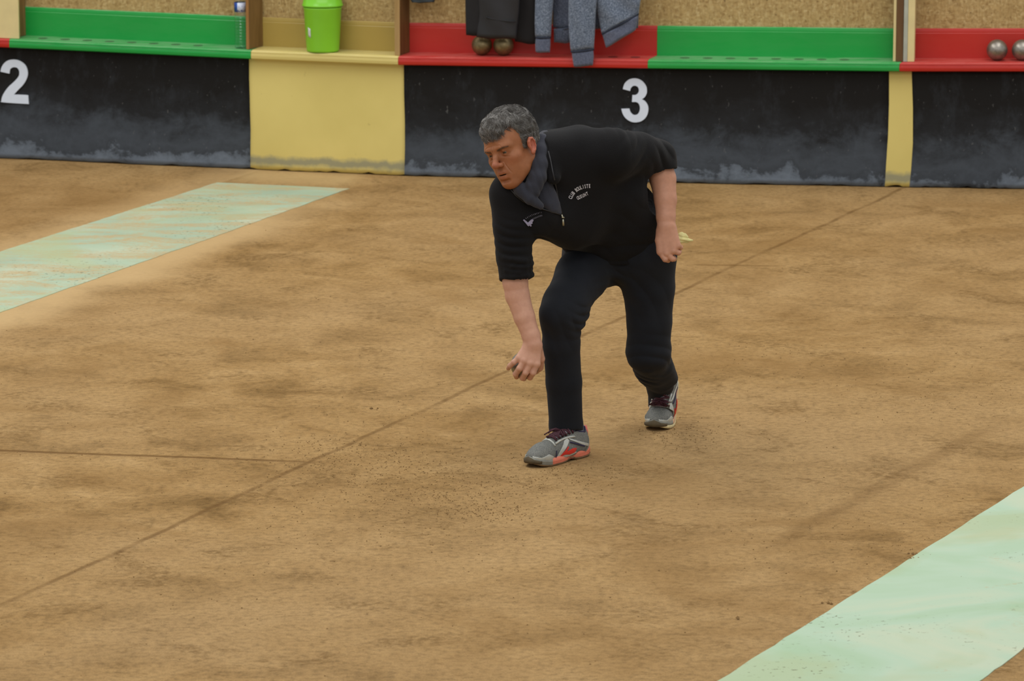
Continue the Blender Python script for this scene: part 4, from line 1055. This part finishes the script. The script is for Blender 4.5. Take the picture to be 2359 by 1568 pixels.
# --- trousers
t = Field((.08, Y0 - .16, .05), (.72, Y0 + .86, 1.02), .0036)
t.cap(M(1378, 575, .36), M(1478, 572, .29), .112, .115, k=.05)
t.chain([M(1372, 590, .345), M(1340, 635, .19), M(1303, 700, .035), M(1295, 728, .015)], [.098, .084, .071, .066], k=.06)
t.chain([M(1294, 728, .015), M(1293, 790, .026), M(1299, 880, .042), M(1304, 980, .058), M(1305, 1010, .06)], [.066, .061, .0585, .0550, .0545], k=.03)
t.chain([M(1484, 588, .29), M(1494, 660, .295), M(1496, 740, .295), M(1494, 805, .295)], [.112, .089, .0755, .073], k=.03)
t.chain([M(1494, 812, .30), M(1505, 846, .41), M(1520, 880, .52), M(1519, 914, .570), M(1513, 952, .545)], [.074, .066, .049, .037, .029], k=.022)
t.cap(M(1530, 845, .36), M(1540, 870, .47), .030, .034, k=.02)
t.ell(M(1282, 722, -.03), (.05, .04, .042), k=.04)
t.chain([M(1257, 716, .0), M(1259, 734, .01)], [.016, .014], k=.012); t.chain([M(1338, 738, .03), M(1344, 722, .05)], [.014, .018], k=.02)
t.fold(M(1335, 735, .0), .055, [.4, 0, 1], .030, .006, 1); t.fold(M(1300, 760, -.04), .07, [1, 0, .45], .045, .0035, 2);
t.fold(M(1340, 655, .15), .08, [.1, 0, 1], .035, .0028, 4); t.fold(M(1480, 690, .2), .09, [1, 0, .5], .06, .004, 5); t.fold(M(1500, 830, .25), .08, [.25, .2, 1], .04, .0045, 6)
t.fold(M(1480, 868, .35), .05, [.5, 0, 1], .022, .005, 7); t.fold(M(1520, 900, .5), .07, [.3, 0, 1], .04, .004, 8); t.fold(M(1400, 620, .25), .08, [.3, 0, 1], .04, .004, 11)
t.local_plane(M(1304, 1035, .07), .11, M(1304, 993, .07), [0.0, -.32, -1]); 
t.local_plane(M(1517, 985, .56), .12, M(1517, 938, .56), nrmz([-.02, -.30, -1]))
tv, tq = t.mesh(); tro = mk('trousers', tv, tq, TROU, par=man)

# --- running shoes, built along x (toe at +x), z up, lateral detail on both sides
OUTH = .2
def shoe(name, place, label, flip=1, bend=0.0):
    def wf(P_):
        P_ = np.array(P_, float).reshape(-1, 3).copy(); P_[:, 1] *= flip
        if bend:
            x0 = .205; xx = P_[:, 0].copy(); zz = P_[:, 2].copy(); R_ = .055
            ang = np.clip((x0 - xx) / R_, 0, bend); rest = np.maximum(x0 - R_ * bend - xx, 0)
            # roll the rear of the shoe up about the ball of the foot
            rad = R_ + 0.0
            bx = x0 - (rad - zz * 1.0) * np.sin(ang) - rest * np.cos(bend); bz = rad - (rad - zz) * np.cos(ang) + rest * np.sin(bend)
            m_ = xx < x0; P_[:, 0] = np.where(m_, bx, xx); P_[:, 2] = np.where(m_, bz, zz)
        return P_ @ place[0].T + place[1]
    u = Field((-.02, -.07, .005), (.31, .07, .14), .0022)
    u.ell((.045, 0, .052), (.044, .035, .048), k=.01); u.cap((.05, 0, .045), (.13, 0, .045), .036, .038, k=.02)
    u.cap((.12, 0, .040), (.215, -.004, .040), .040, .040, k=.03); u.ell((.235, -.006, .034), (.055, .043, .030), k=.03)
    u.cap((.060, 0, .085), (.155, -.002, .060), .026, .030, k=.03); u.cap((.016, 0, .082), (.022, 0, .098), .013, .012, k=.02); u.cap((.085, 0, .098), (.100, 0, .100), .022, .020, k=.02)
    X, Y, Z = u.all(); u.D = np.maximum(u.D, (.020 - Z) + 0 * u.D).astype(np.float32)
    u.cap((.035, 0, .135), (.078, 0, .118), .030, .028, k=.006, neg=True); u.cap((.040, 0, .10), (.070, 0, .09), .023, .020, k=.004, neg=True)
    uv_, uq = u.mesh()
    def q_(o): 
        if flip < 0: fixn(o)
        return o
    root = q_(mk('shoe', wf(uv_), uq, UPM, par=man)); root['label'] = label
    tree = BVHTree.FromPolygons(uv_.tolist(), uq.tolist())
    # sole lofted round the outline
    n = 72; outl = []
    for k_ in range(n):
        a_ = 2 * math.pi * k_ / n; cx_ = .145 + .150 * math.cos(a_); hwid = np.interp(cx_, [-.005, .02, .06, .12, .17, .22, .26, .285, .295], [.018, .033, .037, .036, .044, .049, .043, .026, .012])
        outl.append((cx_, hwid * math.sin(a_) / max(.35, abs(math.sin(a_))) if abs(math.sin(a_)) < .35 else hwid * math.copysign(1, math.sin(a_)) * (.94 + .06 * abs(math.sin(a_)))))
    def spring(x_): return max(0, (x_ - .225)) ** 2 * 3.6 + max(0, .03 - x_) * .22
    def zt(x_): return np.interp(x_, [0, .06, .12, .18, .23, .295], [.040, .037, .032, .029, .030, .040])
    def ringz(f_, sc_, extra=0): return [(.145 + (x_ - .145) * (1 + (sc_ - 1) * .5), y_ * sc_ - .004 * (x_ > .15) * (x_ - .15) / .1, spring(x_) + (zt(x_) - spring(x_)) * f_ + (arch(x_) if f_ < .3 else 0)) for x_, y_ in outl]
    def arch(x_): return .010 * math.exp(-((x_ - .115) / .022) ** 2)
    mid = [ringz(.22, 1.0), ringz(.30, 1.03), ringz(.45, 1.0), ringz(.52, 1.03), ringz(.70, 1.01), ringz(.9, .98), ringz(1.0, .93)]
    v, f = loft(mid); q = mk('midsole', wf(v), f, MIDM, par=root); q.data.materials.append(SILD)
    for p_ in q.data.polygons: p_.material_index = int(len(p_.vertices) == 4 and sum(v[i_][0] for i_ in p_.vertices) / 4 > .222)
    fixn(q)
    bot = [ringz(0.0, .93), ringz(.03, 1.0), ringz(.15, 1.035), ringz(OUTH, 1.035), ringz(OUTH + .03, .99)]
    v, f = loft(bot); fixn(mk('outsole', wf(v), f, OUTM, par=root))
    def side_poly(nm, poly, mat_, sd=1, lift=.0012, res=.0011):
        xs = [p_[0] for p_ in poly]; zs = [p_[1] for p_ in poly]; V, Fc, idx = [], [], {}
        def inside(x_, z_):
            c = False; j = len(poly) - 1
            for i in range(len(poly)):
                if (poly[i][1] > z_) != (poly[j][1] > z_) and x_ < (poly[j][0] - poly[i][0]) * (z_ - poly[i][1]) / (poly[j][1] - poly[i][1]) + poly[i][0]: c = not c
                j = i
            return c
        nx = int((max(xs) - min(xs)) / res) + 2; nz_ = int((max(zs) - min(zs)) / res) + 2
        def vid(i, j):
            if (i, j) in idx: return idx[(i, j)]
            x_, z_ = min(xs) + i * res, min(zs) + j * res; h_ = tree.ray_cast(Vector((x_, sd * .2, z_)), Vector((0, -sd, 0)))
            idx[(i, j)] = None if h_[0] is None else len(V)
            if h_[0] is not None: V.append(tuple(h_[0] + h_[1] * lift))
            return idx[(i, j)]
        for i in range(nx):
            for j in range(nz_):
                if inside(min(xs) + (i + .5) * res, min(zs) + (j + .5) * res):
                    w_ = [vid(i, j), vid(i + 1, j), vid(i + 1, j + 1), vid(i, j + 1)]
                    if None not in w_: Fc.append(tuple(w_))
        if not V: return
        o = mk(nm, wf(V), Fc, mat_, par=root); md_ = o.modifiers.new('s', 'SOLIDIFY'); md_.thickness = .0012; md_.offset = 0; return o
    for sd in (1, -1):
        side_poly('side_logo', [(.182, .026), (.158, .045), (.141, .060), (.137, .057), (.148, .043), (.120, .050), (.104, .049), (.096, .045), (.108, .034), (.135, .030), (.150, .033)], LOGO, sd, .0022)
        side_poly('overlay', [(.185, .020), (.200, .020), (.150, .080), (.132, .086), (.128, .078)], SILV, sd, .0014)
        side_poly('overlay', [(.150, .020), (.165, .020), (.165, .030), (.10, .034), (.09, .03)], SILV, sd, .0014)
        side_poly('overlay', [(.128, .086), (.120, .078), (.060, .052), (.020, .038), (.015, .046), (.06, .062)], SILV, sd, .0014)
        side_poly('overlay', [(.000, .022), (.045, .022), (.030, .045), (.012, .075), (.004, .06)], SILD, sd, .0014)
        side_poly('overlay', [(.205, .022), (.285, .022), (.285, .042), (.262, .036), (.235, .046), (.215, .036)], SILV, sd, .0014)
        side_poly('stripe', [(.125, .074), (.05, .048), (.052, .044), (.128, .070)], NAVY, sd, .0024)
        side_poly('stripe', [(.200, .020), (.204, .024), (.196, .052), (.192, .052)], NAVY, sd, .0024)
    # toe bumper, heel tab, collar lining, tongue
    def top_hit(x_, y_, lift):
        h_ = tree.ray_cast(Vector((x_, y_, .3)), Vector((0, 0, -1))); return np.array(h_[0] + h_[1] * lift) if h_[0] is not None else np.array([x_, y_, .03])
    V, Fc = [], []
    nn = 17
    for i in range(nn):
        a_ = math.radians(-62 + 124 * i / (nn - 1)); dx_, dy_ = math.cos(a_), math.sin(a_)
        for j, (r_, z_) in enumerate([(.062, .016), (.063, .026), (.060, .038 - .014 * abs(i - nn // 2) / (nn // 2)), (.056, .041 - .017 * abs(i - nn // 2) / (nn // 2))]):
            V.append((.236 + r_ * dx_, -.006 + r_ * .78 * dy_, z_))
    for i in range(nn - 1):
        for j in range(3): k_ = i * 4 + j; Fc.append((k_, k_ + 4, k_ + 5, k_ + 1))
    o = mk('toe_cap', wf(V), Fc, TOEM, par=root); md_ = o.modifiers.new('s', 'SOLIDIFY'); md_.thickness = .004
    v, f = tube([(-.001, 0, .060), (.001, 0, .085), (.006, 0, .107)], [.006, .008, .006], 8); mk('heel_tab', wf(v), f, CORAL, par=root)
    lp = []
    for k_ in range(20):
        a_ = 2 * math.pi * k_ / 20; x_ = .052 + .036 * math.cos(a_); y_ = .0255 * math.sin(a_)
        h_ = tree.ray_cast(Vector((x_, y_ * 1.12, .3)), Vector((0, 0, -1))); lp.append((x_, y_, (h_[0].z if h_[0] is not None else .09) - .001))
    lp.append(lp[0]); v, f = tube(lp, .0045, 8); mk('collar_lining', wf(v), f, NAVY, par=root)
    v, f = loft([[(.066 - .03 * 0 + .030 * math.cos(a_), .028 * math.sin(a_), z_) for a_ in [2 * math.pi * k_ / 20 for k_ in range(20)]] for z_ in (.070, .10, .118)]); 
    v = [(x_ - .012, y_ * .95, z_) for x_, y_, z_ in v]; mk('sock', wf(v), f, SOCK, par=root)
    tp = []
    for i in range(9):
        x_ = .085 + .085 * i / 8; tp.append([top_hit(x_, y_, .003) for y_ in (-.020, -.012, -.004, .004, .012, .020)])
    v, f = loft(tp, closed=False, caps=False); o = mk('tongue', wf(v), f, TONG, par=root); md_ = o.modifiers.new('s', 'SOLIDIFY'); md_.thickness = .003
    ws = []
    xs_ = [.178, .162, .146, .130, .114, .100]
    for i, x_ in enumerate(xs_):
        w_ = .021 + .001 * i
        ws.append(tube([top_hit(x_ - .002, y_ * w_, .0058 - .002 * abs(y_)) for y_ in (-1, -.5, 0, .5, 1)], .0036, 6))
        if i < len(xs_) - 1:
            for q in (-1, 1): ws.append(tube([top_hit(x_ + (xs_[i + 1] - x_) * tt, q * w_ * (1 - 2 * tt), .0075) for tt in (0, .25, .5, .75, 1)], .0034, 6))
    for q in (-1, 1):           # bow
        c0 = top_hit(.128, 0, .009); ws.append(tube([c0, c0 + [.008, q * .016, .005], c0 + [.018, q * .034, -.002], c0 + [.024, q * .038, -.012], c0 + [.020, q * .022, .0], c0], .0028, 6))
        ws.append(tube([c0, c0 + [.014, q * .014, .004], c0 + [.034, q * .024, -.004], c0 + [.050, q * .034, -.014]], .0024, 6))
    v, f = merge(ws); mk('laces', wf(v), f, LACE, par=root)
    v, f = merge([tube([top_hit(.192, y_, .002) for y_ in (-.030, -.018, -.006, .006, .018, .030)], .004, 6)]); mk('overlay', wf(v), f, SILV, par=root)
    for q in (-1, 1):
        v, f = tube([top_hit(x_, q * (.026 + .0012 * i), .0012) for i, x_ in enumerate((.186, .165, .145, .125, .108, .095))], .0045, 6); mk('eyelet_strip', wf(v), f, SILV, par=root)
    return root
def mesh_fabric(name, a_, b_):
    m = N(name); n = m.noise(330, 2, .5); n2 = m.noise(25, 3); c = m.ramp(n, [(.35, lin(a_)), (.65, lin(b_))]); c = m.mix(.4, c, m.ramp(n2, [(.3, .36), (.7, .62)]), 'OVERLAY'); m.col(c); m.rough(.7); m.bump(n, .3, .001); return m.m
UPM = mesh_fabric('grey_mesh', (88, 90, 88), (122, 122, 114)); SILV = simple('silver_overlay', (186, 188, 180), .35, .1, 40, .25); SILD = simple('grey_overlay', (132, 132, 122), .5, .12, 40)
MIDM = simple('coral_midsole', (222, 124, 98), .55, .10, 60); OUTM = simple('dusty_outsole', (112, 88, 58), .85, .2, 80); TOEM = simple('brown_toe_rubber', (84, 72, 50), .8, .15, 60)
LOGO = simple('red_mark', (206, 48, 36), .45, .05); NAVY = simple('navy_lining', (42, 36, 66), .8); CORAL = simple('coral_tab', (222, 112, 102), .6); SOCK = simple('grey_sock', (126, 130, 138), .9, .1, 90)
TONG = mesh_fabric('grey_tongue', (118, 112, 120), (150, 144, 150)); LACE = simple('maroon_lace', (66, 26, 38), .8, .15, 120)
def frame(toe, heel, pitch=0.0):
    toe, heel = np.array(toe), np.array(heel); x_ = toe - heel; x_[2] = 0; x_ = nrmz(x_); y_ = np.cross([0, 0, 1], x_)
    Rm = np.stack([x_, y_, np.array([0, 0, 1.0])], 1); return Rm, heel
toeR, heelR = np.array(gp(1226, 1076)), np.array(gp(1352, 1046)); d = nrmz(toeR - heelR)
R_, o_ = frame(toeR, heelR); shoe('shoe', (R_ * .965, np.array(gp(1350, 1046))), 'running shoe flat on the sand, red mark on its side')
MIDM = simple('dusty_pale_midsole', (206, 164, 128), .6, .12, 60); OUTM = simple('cream_outsole', (206, 190, 142), .75, .15, 60)
OUTH = .42
tL = np.array(gp(1510, 993)); dL = nrmz([-.30, -1, 0]); R2 = np.stack([dL, np.cross([0, 0, 1], dL), [0, 0, 1.0]], 1)
BEND = math.radians(56)
shoe('shoe', (R2, tL - dL * .292), 'running shoe raised on its toes with the heel up', 1, BEND)

# --- boule in the right hand, cloth in the left
boL = M(1209, 841, -.070); bm = bmesh.new(); bmesh.ops.create_uvsphere(bm, u_segments=48, v_segments=32, radius=.0485)
me = bpy.data.meshes.new('boule'); bm.to_mesh(me); bm.free(); me.materials.append(boule_mat('steel_boule', (160, 158, 146), .3)); me.polygons.foreach_set('use_smooth', [True] * len(me.polygons))
o = bpy.data.objects.new('boule', me); C.objects.link(o); o.location = boL; tag(o, "steel boule gripped in the man's lowered hand", 'boule')
rg = Field(M(1540, 520, .06) - [0, 0, .08], M(1605, 520, .22) + [0, 0, .03], .0018)
rg.chain([M(1552, 558, .125), M(1570, 550, .135), M(1584, 553, .135), M(1595, 553, .135)], [.014, .013, .0085, .0025], k=.006)
rg.chain([M(1560, 552, .13), M(1570, 540, .14), M(1578, 541, .138), M(1583, 546, .136)], [.010, .009, .0065, .003], k=.004)
rg.fold(M(1578, 548, .125), .03, [.2, 0, 1], .012, .0025, 3)
v, q = rg.mesh(); tag(mk('cloth', v, q, simple('pale_yellow_cloth', (206, 196, 134), .85, .15, 60), origin=tuple(M(1555, 556, .12))), "pale yellow cloth crumpled in the man's other fist", 'cloth')
